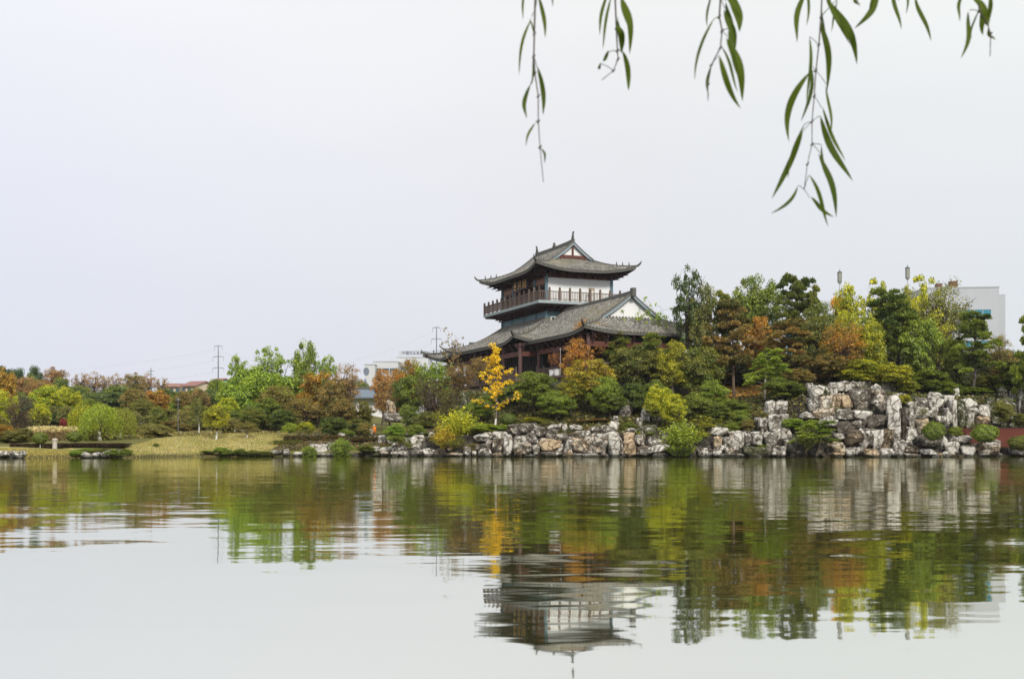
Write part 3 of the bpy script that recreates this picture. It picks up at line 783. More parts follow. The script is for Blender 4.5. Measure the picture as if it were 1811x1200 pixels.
lat.build('lattice_screens', REDD, hl)
# lintels under the eaves
lin = MB()
lin.box(-3.75, -25.0, 14.75, -3.35, -8.2, 15.45); lin.box(-6.1, -6.6, 14.6, -5.7, 28.5, 15.3); lin.box(-3.4, -25.4, 14.75, 13.6, -25.0, 15.45)
lin.box(-6.1, -7.0, 14.6, -3.4, -6.6, 15.3)
lin.build('lintel', REDW, pav)
cols_st = [(-5.9, -6.8), (-5.9, -.2), (-5.9, 6.2), (-5.9, 12.6), (-5.9, 19), (-5.9, 26), (-3.55, -8.4), (-3.55, -14.6), (-3.55, -20), (-3.55, -25.2), (2, -25.2), (7.5, -25.2), (13.4, -25.2)]
cm_ = MB(); cm_.lathe([(.48, 0), (.48, .18), (.36, .3), (.30, .34), (.29, 4.2), (.27, 5.4)], 0, 0, 12)
co = cm_.build('column', TIMBER if False else plain('column_paint', (.11, .062, .056), .55, .3, 1)); cme = co.data; bpy.data.objects.remove(co)
for s_, t_ in cols_st: link('column', cme, pav, (s_, t_, 11.12))
def rail_run(parent, a, b, z, h, nspan, post=.2, bal=.06, gap=.26, name='railing', posth=.35, mat=None):
    mat = mat or RAILW
    a = Vector((a[0], a[1], 0)); b = Vector((b[0], b[1], 0)); L = (b - a).length; d = (b - a) / L
    r = MB()
    A = Vector((a.x, a.y, z)); B = Vector((b.x, b.y, z))
    r.beam(A + Vector((0, 0, h)), B + Vector((0, 0, h)), .14, .12); r.beam(A + Vector((0, 0, .22)), B + Vector((0, 0, .22)), .1, .1)
    n = int(L / gap)
    for i in range(1, n):
        q = A + d * (L * i / n); r.box(q.x - bal / 2, q.y - bal / 2, z + .2, q.x + bal / 2, q.y + bal / 2, z + h)
    ro = r.build(name, mat, parent)
    for i in range(nspan + 1):
        q = A + d * (L * i / nspan); pm = MB()
        pm.box(-post / 2, -post / 2, 0, post / 2, post / 2, h + posth)
        pm.lathe([(post * .35, h + posth), (post * .62, h + posth + .08), (post * .62, h + posth + .3), (post * .3, h + posth + .38)], 0, 0, 8)
        po = pm.build('rail_post', mat, ro, loc=(q.x, q.y, z))
    return ro
rail_run(pav, (-6.9, 28), (-6.9, -7.6), 11.12, 1.35, 14, .14, posth=.1)
rail_run(pav, (-4.0, -8.6), (-4.0, -24.6), 11.12, 1.35, 6, .14, posth=.1)
rail_run(pav, (-4.6, -26.5), (15.2, -26.5), 11.12, 1.35, 8, .14, posth=.1)

# --- lower roof round the tower
ZL = 16.75; fL = quad_f(.345, .0185)
s0, t0, s1, t1 = -6.75, -6.75, 22.8, 23.7
low = empty('lower_roof', (0, 0, 0), 0, pav)
o1, pt1 = roof_slope('left_slope', low, (s0, t1, ZL), (0, -1, 0), (1, 0, 0), t1 - t0, fL, 9.05, 9.05 / 2.4, 1.0, .95, .9, 6.5)
o2, pt2 = roof_slope('front_slope', low, (s0, t0, ZL), (1, 0, 0), (0, 1, 0), s1 - s0, fL, 9.05, 1.0, 1.0, .9, .9, 6.5)
o3, pt3 = roof_slope('right_slope', low, (s1, t0, ZL), (0, 1, 0), (-1, 0, 0), t1 - t0, fL, 9.05, 1.0, 9.05 / 2.4, .9, .9, 6.5)
fB = lambda d: fL(d * 9.05 / 2.4)
o4, pt4 = roof_slope('rear_slope', low, (s1, t1, ZL), (-1, 0, 0), (0, -1, 0), s1 - s0, fB, 2.4, 2.4 / 9.05, 2.4 / 9.05, .9, .95, 6.5)
hip_ridge(low, pt2, s1 - s0, 8.95, 1.0, 0, 3); hip_ridge(low, pt2, s1 - s0, 8.95, 1.0, 1, 3)
hip_ridge(low, pt1, t1 - t0, 8.9, 9.05 / 2.4, 0, 2)
ridge_tube('top_ridge', [(2.25, 21.3, ZL + fL(9.05) - .1), (2.25, 2.3, ZL + fL(9.05) - .1), (13.9, 2.3, ZL + fL(9.05) - .1)], low, .4, .35)
brackets(BKT2, low, (-5.9, 21), (-5.9, -6.6), 12, 15.25, -math.pi / 2, .4); brackets(BKT2, low, (-5.7, -6.8), (-4.2, -6.8), 2, 15.25, 0, .4)
# rear hall roof, its tip shows below and behind
rear = empty('rear_roof', (0, 0, 0), 0, pav)
fR = quad_f(.32, .02)
_, ptr = roof_slope('left_slope', rear, (-7.7, 31.0, 16.2), (0, -1, 0), (1, 0, 0), 12, fR, 6, 1, 1, 1.2, .4, 6.0)
_, ptr2 = roof_slope('rear_slope', rear, (20, 31.0, 16.2), (-1, 0, 0), (0, -1, 0), 28.3, fR, 6, 1, 1, 1.0, 1.2, 6.0)
_, ptr3 = roof_slope('front_slope', rear, (-7.7, 19.0, 16.2), (1, 0, 0), (0, 1, 0), 28.3, fR, 6, 1, 1, .4, 1.0, 6.0)
hip_ridge(rear, ptr, 12, 5.9, 1.0, 0, 2); ridge_tube('main_ridge', [(-2.3, 25.3, 18.8), (14, 25.3, 18.8)], rear)

# --- front wing with its white gable
wing = empty('wing_roof', (0, 0, 0), 0, pav)
ZW = 16.7; fW = quad_f(.365, .0245)
wl0, wl1, wf, wb = -4.6, 14.6, -26.4, 2.3
dg = 5.0
_, pw1 = roof_slope('left_slope', wing, (wl0, wb, ZW), (0, -1, 0), (1, 0, 0), wb - wf, fW, 9.6, 1, 1, 0, .6, 6.5, hip0=False, d_hip=dg)
_, pw2 = roof_slope('right_slope', wing, (wl1, wf, ZW), (0, 1, 0), (-1, 0, 0), wb - wf, fW, 9.6, 1, 1, .6, 0, 6.5, hip1=False, d_hip=dg)
_, pw3 = roof_slope('gable_skirt', wing, (wl0, wf, ZW), (1, 0, 0), (0, 1, 0), wl1 - wl0, fW, dg + .35, 1, 1, .7, .7, 6.5, rib=.5)
hip_ridge(wing, pw3, wl1 - wl0, dg, 1, 0, 3); hip_ridge(wing, pw3, wl1 - wl0, dg, 1, 1, 3)
zr = ZW + fW(9.6)
ridge_tube('main_ridge', [(5, wb, zr - .1), (5, -5, zr - .1), (5, -14, zr - .05), (5, -19, zr), (5, -21.9, zr + .08)], wing, .4, .55)
mb = MB(); mb.box(4.72, -22.3, zr - .2, 5.28, -21.5, zr + .95); mb.build('ridge_block', RIDGE, wing)
def gable(parent, s_c, half, tg, Z, f, d0, dR, mats, overhang, flip=-1, lattice=False, white=WHITEW):
    """triangular gable wall at t = tg, its edge following the roof curve from distance d0 to the ridge at dR"""
    n = 10; ptsL = [(s_c - (dR - d), Z + f(d) - .10) for d in [d0 + (dR - d0) * i / n for i in range(n + 1)]]
    ptsR = [(2 * s_c - x, z) for x, z in ptsL[::-1][1:]]
    out = ptsL + ptsR
    mb = MB(); vs = [(x, tg, z) for x, z in out] + [(x, tg + .3, z) for x, z in out]; m = len(out)
    mb.add(vs, [tuple(range(m)), tuple(range(2 * m - 1, m - 1, -1))] + [(i, i + m, (i + 1) % m + m, (i + 1) % m) for i in range(m)])
    g = mb.build('gable_wall', white, parent)
    # bargeboards and the verge tiles above them
    for side in (-1, 1):
        b = MB(); v = MB(); P = [(s_c + side * (s_c - x), z) for x, z in ptsL]
        for (x0, z0), (x1, z1) in zip(P, P[1:]):
            b.add([(x0, tg - overhang, z0 - .12), (x1, tg - overhang, z1 - .12), (x1, tg - overhang, z1 + .22), (x0, tg - overhang, z0 + .22),
                   (x0, tg - overhang + .12, z0 - .12), (x1, tg - overhang + .12, z1 - .12), (x1, tg - overhang + .12, z1 + .22), (x0, tg - overhang + .12, z0 + .22)],
                  [(0,1,2,3),(7,6,5,4),(0,4,5,1),(1,5,6,2),(2,6,7,3),(3,7,4,0)])
        b.build('bargeboard', mats[0], parent)
        ridge_tube('verge_ridge', [(x, tg - overhang + .3, z + .24) for x, z in P], parent, .62, .30)
        # eave soffit joining wall and bargeboard
        sf = MB()
        for (x0, z0), (x1, z1) in zip(P, P[1:]): sf.add([(x0, tg - overhang, z0 + .08), (x1, tg - overhang, z1 + .08), (x1, tg + .3, z1 + .08), (x0, tg + .3, z0 + .08)], [(0, 1, 2, 3)])
        sf.build('verge_soffit', TIMBER, parent)
    return g
gable(wing, 5.0, 4.7, -21.1, ZW, fW, 4.95, 9.6, (GREYB,), .55)
# wing eave brackets and beam
brackets(BKT2, wing, (-3.6, -9), (-3.6, -24.5), 9, 15.25, -math.pi / 2, .5); brackets(BKT2, wing, (-3, -25.2), (13, -25.2), 9, 15.25, 0, .5)

# --- tower: teal storey, brackets, balcony, upper storey, upper roof
a0, a1, b0, b1 = 2.36, 13.85, 2.36, 21.3
tw = MB(); tw.box(a0, b0, 19.5, a1, b1, 22.62); two = tw.build('lower_storey_wall', TEAL, pav)
for s_, t_ in [(a0, b0), (a0, 6.6), (a0, 11.8), (a0, 17), (a0, b1), (6.2, b0), (10, b0), (a1, b0)]:
    pl = MB(); pl.lathe([(.26, 19.4), (.26, 22.6)], s_, t_, 10); pl.build('storey_post', TEAL, two)
bm_ = MB(); bm_.box(a0 - .12, b0 - .12, 22.62, a1 + .12, b1 + .12, 22.8); bm_.box(a0 - .05, b0 - .05, 22.8, a1 + .05, b1 + .05, 23.3)
bm_.build('balcony_beam', TIMBER, pav)
brackets(BKT2, pav, (a0, b1 - .2), (a0, b0 + .6), 16, 22.5, -math.pi / 2, 1.0, .66); brackets(BKT2, pav, (a0 + .6, b0), (a1 - .6, b0), 10, 22.5, 0, 1.0, .66)
sl = MB(); sl.box(0, 0, 23.55, 16.2, 24.4, 24.0); bal = sl.build('balcony_slab', SLAB, pav)
sl = MB(); sl.box(.25, .25, 23.32, 15.95, 24.15, 23.55); sl.build('slab_soffit', TIMBER, bal)
RW2 = RAILW
rail_run(pav, (.15, .15), (16.05, .15), 24.0, 1.45, 9, .30, .07, .27, 'balcony_railing', .3)
rail_run(pav, (.15, .15), (.15, 24.25), 24.0, 1.45, 12, .30, .07, .27, 'balcony_railing', .3)
rail_run(pav, (16.05, .15), (16.05, 24.25), 24.0, 1.45, 12, .30, .07, .27, 'balcony_railing', .3)
up_w = MB(); up_w.box(a0 + .25, b0, 24.0, a1, b0 + .3, 27.95); up_w.box(a1 - .3, b0 + .3, 24.0, a1, b1, 27.95); up_w.box(a0 + .3, b1 - .3, 24, a1 - .3, b1, 27.95)
up_o = up_w.build('upper_wall', WHITEW, pav)
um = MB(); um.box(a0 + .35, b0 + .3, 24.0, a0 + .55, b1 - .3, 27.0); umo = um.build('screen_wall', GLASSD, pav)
ls = MB()
k = b0 + .5
while k < b1 - .4:
    ls.box(a0 + .22, k, 24.0, a0 + .34, k + .12, 27.0); k += .42
ls.box(a0 + .2, b0 + .3, 25.1, a0 + .36, b1 - .3, 25.25); ls.box(a0 + .2, b0 + .3, 26.7, a0 + .36, b1 - .3, 27.0)
ls.build('lattice_screens', REDD, umo)
for s_, t_ in [(a0, b0), (a0, 7.0), (a0, 16.2), (a0, b1), (a1 + .02, b0)]: pc = MB(); pc.lathe([(.27, 24.0), (.25, 28.6)], s_, t_, 12); pc.build('storey_post', TEAL, up_o)
be = MB(); be.box(a0 - .06, b0 - .06, 27.95, a1 + .08, b1 + .06, 28.75); be.build('upper_beam', REDW, pav)
be = MB(); be.box(a0 + .05, b0 + .4, 27.0, a0 + .3, b1 - .4, 27.94); be.build('frieze_board', plain('frieze_paint', (.28, .14, .09), .6, .3, .8), pav)
be = MB(); be.box(a0 + .3, b0 + .3, 28.75, a1 - .3, b1 - .3, 29.9); be.build('roof_core', TIMBER, pav)
brackets(BKT1, pav, (a0, b1 - .3), (a0, b0 + .8), 12, 27.98, -math.pi / 2); brackets(BKT1, pav, (a0 + .8, b0), (a1 - .5, b0), 8, 27.98, 0)
for s_, t_, r_ in ((a0, b0, -math.pi / 4), (a1, b0, math.pi / 4), (a0, b1, -3 * math.pi / 4)):
    o = link('corner_bracket', BKT1, pav, (s_, t_, 28.0)); o.rotation_euler = (0, 0, r_); o.scale = (1.1, 1.35, 1)
# name board with three raised gilt characters, too small in the photograph to read
nb_ = MB(); nb_.beam((a0 - .75, 8.2, 27.75), (a0 - .75, 14.6, 27.75), .16, 1.7)
nbo = nb_.build('name_board', plain('board_paint', (.03, .02, .03), .5, .3, 1), pav)
nbo.rotation_euler = (0, 0, 0)
strokes = [[(-.5,.6,.5,.6),(0,.75,0,.1),(-.55,.1,.55,.1),(-.4,-.1,-.4,-.7),(-.4,-.1,.4,-.1),(.4,-.1,.4,-.7),(-.4,-.65,.4,-.65)],
           [(-.35,.7,-.35,-.3),(-.35,-.3,-.6,-.75),(-.35,.7,.4,.7),(.4,.7,.4,-.7),(-.35,.3,.4,.3),(-.35,-.1,.4,-.1)],
           [(-.55,.7,-.55,-.75),(-.55,.7,-.1,.7),(.1,.7,.55,.7),(.55,.7,.55,-.75),(-.2,.25,.2,.35),(-.25,.0,.3,.1),(-.25,-.15,-.25,-.5),(.2,-.15,.2,-.5),(-.25,-.5,.2,-.5)]]
for i, S in enumerate(strokes):
    mb = MB(); tc_ = 13.4 - i * 2.0
    for x0, y0, x1, y1 in S: mb.beam((a0 - .86, tc_ - x0, 27.75 + y0 * .95), (a0 - .86, tc_ - x1, 27.75 + y1 * .95), .10, .17)
    mb.build('gilt_character', GOLD, nbo)
# little framed notice on the balcony by the white wall
mb = MB(); mb.box(9.15, 1.0, 24.0, 9.25, 1.1, 26.4); mb.box(10.05, 1.0, 24.0, 10.15, 1.1, 26.4); mb.box(9.15, 1.0, 26.3, 10.15, 1.1, 26.42); mb.box(9.25, 1.0, 25.2, 10.05, 1.1, 25.3)
for q in range(5): mb.box(9.3 + q * .17, 1.01, 25.9, 9.36 + q * .17, 1.09, 26.3)
fr = mb.build('wooden_stand', plain('stand_wood', (.32, .22, .10), .7, .2, 1), None)
fr.location = (PO[0], PO[1], 0); fr.rotation_euler = (0, 0, TH); tag(fr, 'open wooden frame standing on the balcony against the white wall', 'stand')

upr = empty('upper_roof', (0, 0, 0), 0, pav)
ZU = 28.95; fU = quad_f(.30, .0362)
u0, u1, v0, v1 = -.35, 16.2, -.35, 23.9; dR = 8.275; dgu = 4.7
_, q1 = roof_slope('left_slope', upr, (u0, v1, ZU), (0, -1, 0), (1, 0, 0), v1 - v0, fU, dR, 1, 1, .95, .95, 6.6, d_hip=dgu)
_, q2 = roof_slope('right_slope', upr, (u1, v0, ZU), (0, 1, 0), (-1, 0, 0), v1 - v0, fU, dR, 1, 1, .95, .95, 6.6, d_hip=dgu)
_, q3 = roof_slope('gable_skirt', upr, (u0, v0, ZU), (1, 0, 0), (0, 1, 0), u1 - u0, fU, dgu + .3, 1, 1, .95, .95, 6.6)
_, q4 = roof_slope('rear_skirt', upr, (u1, v1, ZU), (-1, 0, 0), (0, -1, 0), u1 - u0, fU, dgu + .3, 1, 1, .95, .95, 6.6)
for q, L_ in ((q3, u1 - u0), (q4, u1 - u0)):
    for e_ in (0, 1): hip_ridge(upr, q, L_, dgu - .2, 1, e_, 3)
zc = ZU + fU(dR); sm = (u0 + u1) / 2
ridge_tube('main_ridge', [(sm, 4.1, zc + .12), (sm, 6, zc), (sm, 11.8, zc - .08), (sm, 17.6, zc), (sm, 19.5, zc + .12)], upr, .45, .62)
finial(upr, (sm, 4.5, zc + .5), (0, -1, 0), .62); finial(upr, (sm, 19.1, zc + .5), (0, 1, 0), .62)
mb = MB(); mb.lathe([(.3, zc + .5), (.35, zc + .75), (.18, zc + .9), (.26, zc + 1.1), (.05, zc + 1.35)], sm, 11.8, 8); mb.build('ridge_knob', RIDGE, upr)
g = gable(upr, sm, 4, 4.6, ZU, fU, dgu - .1, dR, (GREYB,), .5)
gable(upr, sm, 4, 19.2, ZU, fU, dgu - .1, dR, (GREYB,), -.5)
mb = MB(); zb = ZU + fU(dgu)
mb.box(sm - 2.3, 4.38, zb + .35, sm + 2.3, 4.58, zb + .85); mb.box(sm - .14, 4.36, zb + .85, sm + .14, 4.58, zc - .35)
mb.box(sm - 2.3, 4.4, zb + .0, sm - 2.05, 4.58, zb + .35); mb.box(sm + 2.05, 4.4, zb, sm + 2.3, 4.58, zb + .35)
mb.build('gable_truss', REDW, upr)
# air conditioner box on the teal wall, planters on the deck, thin pole
mb = MB(); mb.box(0, -.45, 0, .95, 0, .7); mb.box(.05, -.2, -.15, .9, 0, 0); mb.lathe([(.02, 0), (.02, .01)], .1, -.1, 4)
ac = mb.build('air_conditioner', plain('casing', (.55, .55, .52), .5, .08, 1), None)
g2 = MB(); n = 10
g2.tube([(.45, -.452, .35), (.45, -.47, .35)], .27, 14); gm = g2.build('fan_grille', GLASSD, ac)
x, y = pav_px(2.9, b0, 0); ac.location = (x, y, 21.0); ac.rotation_euler = (0, 0, TH); tag(ac, 'small white air conditioner box hung on the teal tower wall', 'air conditioner')
def planter(s_, t_, lab):
    mb = MB(); mb.lathe([(.42, 0), (.46, .1), (.5, .8), (.56, .86), (.54, .92), (.44, .92), (.42, .8)], 0, 0, 14)
    x, y = pav_px(s_, t_, 0); o = empty('planter', (x, y, 11.12)); tag(o, lab, 'planter', 'white planters on the deck edge')
    mb.build('pot', plain('glazed_pot', (.72, .72, .68), .4, .08, 2), o, smooth=False)
    cm2, tm2, *_ = proto('sparse', 0)
    a = link('shrub', cm2, o, (0, 0, .7)); a.scale = (.24, .24, .28); a['c1'] = (.30, .12, .05); a['c2'] = (.5, .22, .07)
    b = link('stems', tm2, o, (0, 0, .7)); b.scale = (.24, .24, .28); b['c1'] = (.12, .07, .05); b['wash'] = -9.0
planter(-4.7, -15.9, 'white planter with russet shrub on the deck edge, farther of two from the wing corner')
planter(-4.7, -17.6, 'white planter with russet shrub on the deck edge beside the thin pole')
mb = MB(); mb.tube([(0, 0, 0), (0, 0, 3.6)], .05, 6); mb.lathe([(.12, 0), (.12, .08)], 0, 0, 8); mb.lathe([(.09, 3.6), (.11, 3.7), (.03, 3.85)], 0, 0, 8)
x, y = pav_px(-4.6, -18.4, 0); po = mb.build('pole', plain('galvanised', (.4, .4, .38), .5, .1, 1), None, loc=(x, y, 11.12)); tag(po, 'thin pale pole rising from the deck beside two white planters', 'pole')
# ------------------------------------------------------------------ rocks
def ico_dirs(sub=4):
    bm = bmesh.new(); bmesh.ops.create_icosphere(bm, subdivisions=sub, radius=1)
    V = np.array([v.co[:] for v in bm.verts]); Fq = np.array([[v.index for v in f.verts] for f in bm.faces]); bm.free(); return V, Fq
ICV, ICF = ico_dirs(4)
def rock_mesh(seed):
    """angular limestone block: an irregular polyhedron with strata, chips and pits"""
    rs = np.random.RandomState(seed + 900)
    pl = []
    for ax_ in range(3):
        for sg_ in (-1, 1):
            n = rs.normal(size=3) * .22; n[ax_] += sg_; n /= np.linalg.norm(n); pl.append((n, .74 + .22 * rs.rand()))
    for _ in range(11):
        n = unit(1, rs)[0]; pl.append((n, .86 + .26 * rs.rand()))
    r = np.full(len(ICV), 9.0)
    for n, d in pl:
        k = ICV @ n; r = np.where(k > .05, np.minimum(r, d / np.maximum(k, .05)), r)
    V = ICV * r[:, None]; off = rs.rand(3) * 50
    tilt = rs.normal() * .5
    for _ in range(3):                                     # bites taken out of the sides
        c_ = ICV[rs.randint(len(ICV))] * 1.05; dd = np.linalg.norm(V - c_, axis=1); R_ = .35 + .25 * rs.rand()
        V += np.outer(np.clip(1 - dd / R_, 0, 1) ** .7 * .26, -c_ / np.linalg.norm(c_))
    lump = np.array([noise.noise(Vector(v * 1.6 + off)) for v in V])
    q = np.array([v[2] * 5.5 + v[0] * tilt + lump[i] * 1.5 for i, v in enumerate(V)]); ledge = np.abs((q % 1) - .5) * 2
    rid = np.array([noise.ridged_multi_fractal(Vector(v * 2.3 + off), 1.0, 2.1, 4, 1.0, 2.0) for v in V])
    fine = np.array([noise.noise(Vector(v * 7 + off)) for v in V])
    V *= (1 + .10 * lump + .045 * (np.minimum(ledge, .45) - .4) - .05 * (rid - 1) + .03 * fine)[:, None]
    V /= np.abs(V).max(0)
    return mesh_np('rock', V, ICF, [ROCK])
M = Mat('rock'); p = M.pos()
rn = M.node('ShaderNodeObjectInfo').outputs['Random']
st = M.node('ShaderNodeAttribute', attribute_name='stain', attribute_type='OBJECT').outputs['Fac']
ru = M.node('ShaderNodeAttribute', attribute_name='rust', attribute_type='OBJECT').outputs['Fac']
mo = M.node('ShaderNodeAttribute', attribute_name='moss', attribute_type='OBJECT').outputs['Fac']
lc = M.node('ShaderNodeCombineXYZ'); 
for i in range(3): M.l.new(M.math('MULTIPLY', rn, 37.0 + i * 11), lc.inputs[i])
def mrot(scale):
    n = M.node('ShaderNodeMapping'); M.l.new(p, n.inputs[0]); n.inputs['Scale'].default_value = (1, 1, 1); M.l.new(lc.outputs[0], n.inputs['Location']); M.l.new(lc.outputs[0], n.inputs['Rotation'])
    return M.mapped(n.outputs[0], scale)
pp = mrot((1, 1, 1)); pv = mrot((1.2, 1.2, .45))
na = M.noise(pp, 1.25, 9, .74, .7); nb2 = M.noise(pv, 2.0, 6, .7, .4); nc = M.noise(pp, 5.5, 6, .75); nd = M.noise(M.mapped(p, (1, 1, 1), (60, 9, 0)), .55, 5, .65)
base = M.ramp(nc, [(.3, (.38, .355, .30)), (.5, (.65, .62, .545)), (.7, (.84, .81, .74))])
base = M.mix(M.ramp(M.math('ADD', nd, M.math('MULTIPLY', ru, .35)), [(.62, (0, 0, 0)), (.84, (.85, .85, .85))]), base, M.ramp(nc, [(.3, (.30, .18, .085)), (.55, (.56, .41, .23)), (.75, (.66, .54, .38))]))
sv = M.math('ADD', M.math('ADD', M.math('MULTIPLY', na, .55), M.math('MULTIPLY', nb2, .45)), M.math('MULTIPLY', st, .30))
base = M.mix(M.ramp(sv, [(.515, (0, 0, 0)), (.55, (.8, .8, .8)), (.70, (.97, .97, .97))]), base, M.ramp(nc, [(.3, (.024, .020, .016)), (.55, (.095, .074, .052)), (.75, (.20, .165, .12))]))
base = M.mix(M.math('MULTIPLY', M.ramp(M.math('ADD', nb2, M.math('MULTIPLY', mo, .3)), [(.6, (0, 0, 0)), (.72, (1, 1, 1))]), .75), base, (.07, .085, .02))
crk = M.ramp(nb2, [(.46, (1, 1, 1)), (.495, (.25, .23, .2)), (.53, (1, 1, 1))])
base = M.mix(.6, base, crk, 'MULTIPLY')
vz = M.node('ShaderNodeTexVoronoi', {'Scale': .8}, feature='DISTANCE_TO_EDGE')
wpv = M.node('ShaderNodeVectorMath', operation='ADD'); M.l.new(pv, wpv.inputs[0])
wps = M.node('ShaderNodeVectorMath', operation='SCALE'); M.l.new(M.node('ShaderNodeTexNoise', {'Scale': 2.0, 'Detail': 4}).outputs['Color'], wps.inputs[0]); wps.inputs['Scale'].default_value = 1.1
M.l.new(wps.outputs[0], wpv.inputs[1]); M.l.new(wpv.outputs[0], vz.inputs['Vector'])
crack = M.ramp(vz.outputs['Distance'], [(0, (.13, .11, .09)), (.045, (.45, .42, .38)), (.09, (1, 1, 1))])
base = M.mix(.85, base, crack, 'MULTIPLY')
# stems of water and slime mark the foot of the stones
sz = M.node('ShaderNodeSeparateXYZ'); M.l.new(p, sz.inputs[0])
wetz = M.math('ADD', sz.outputs['Z'], M.math('MULTIPLY', nc, -.5))
base = M.mix(M.ramp(wetz, [(0, (.85, .85, .85)), (.16, (0, 0, 0))]), base, (.04, .038, .028))
ROCK = M.bsdf(base, .85, M.math('ADD', M.math('MULTIPLY', nc, .6), na), .9, .16, .2)
ROCKS = [rock_mesh(i) for i in range(14)]
TONE = dict(w=(.0, .14, .03), W=(-.22, -.05, -.2), g=(.15, -.1, .05), b=(.20, .40, .1), o=(.02, .85, 0), y=(-.2, 1.25, -.2), k=(.55, -.3, 0), r=(.3, 1.4, -.2), m=(.25, .1, .75))
TWORD = dict(w='pale', W='bright white', g='grey', b='brown', o='ochre', y='golden ochre', k='blackish', r='rusty', m='mossy')
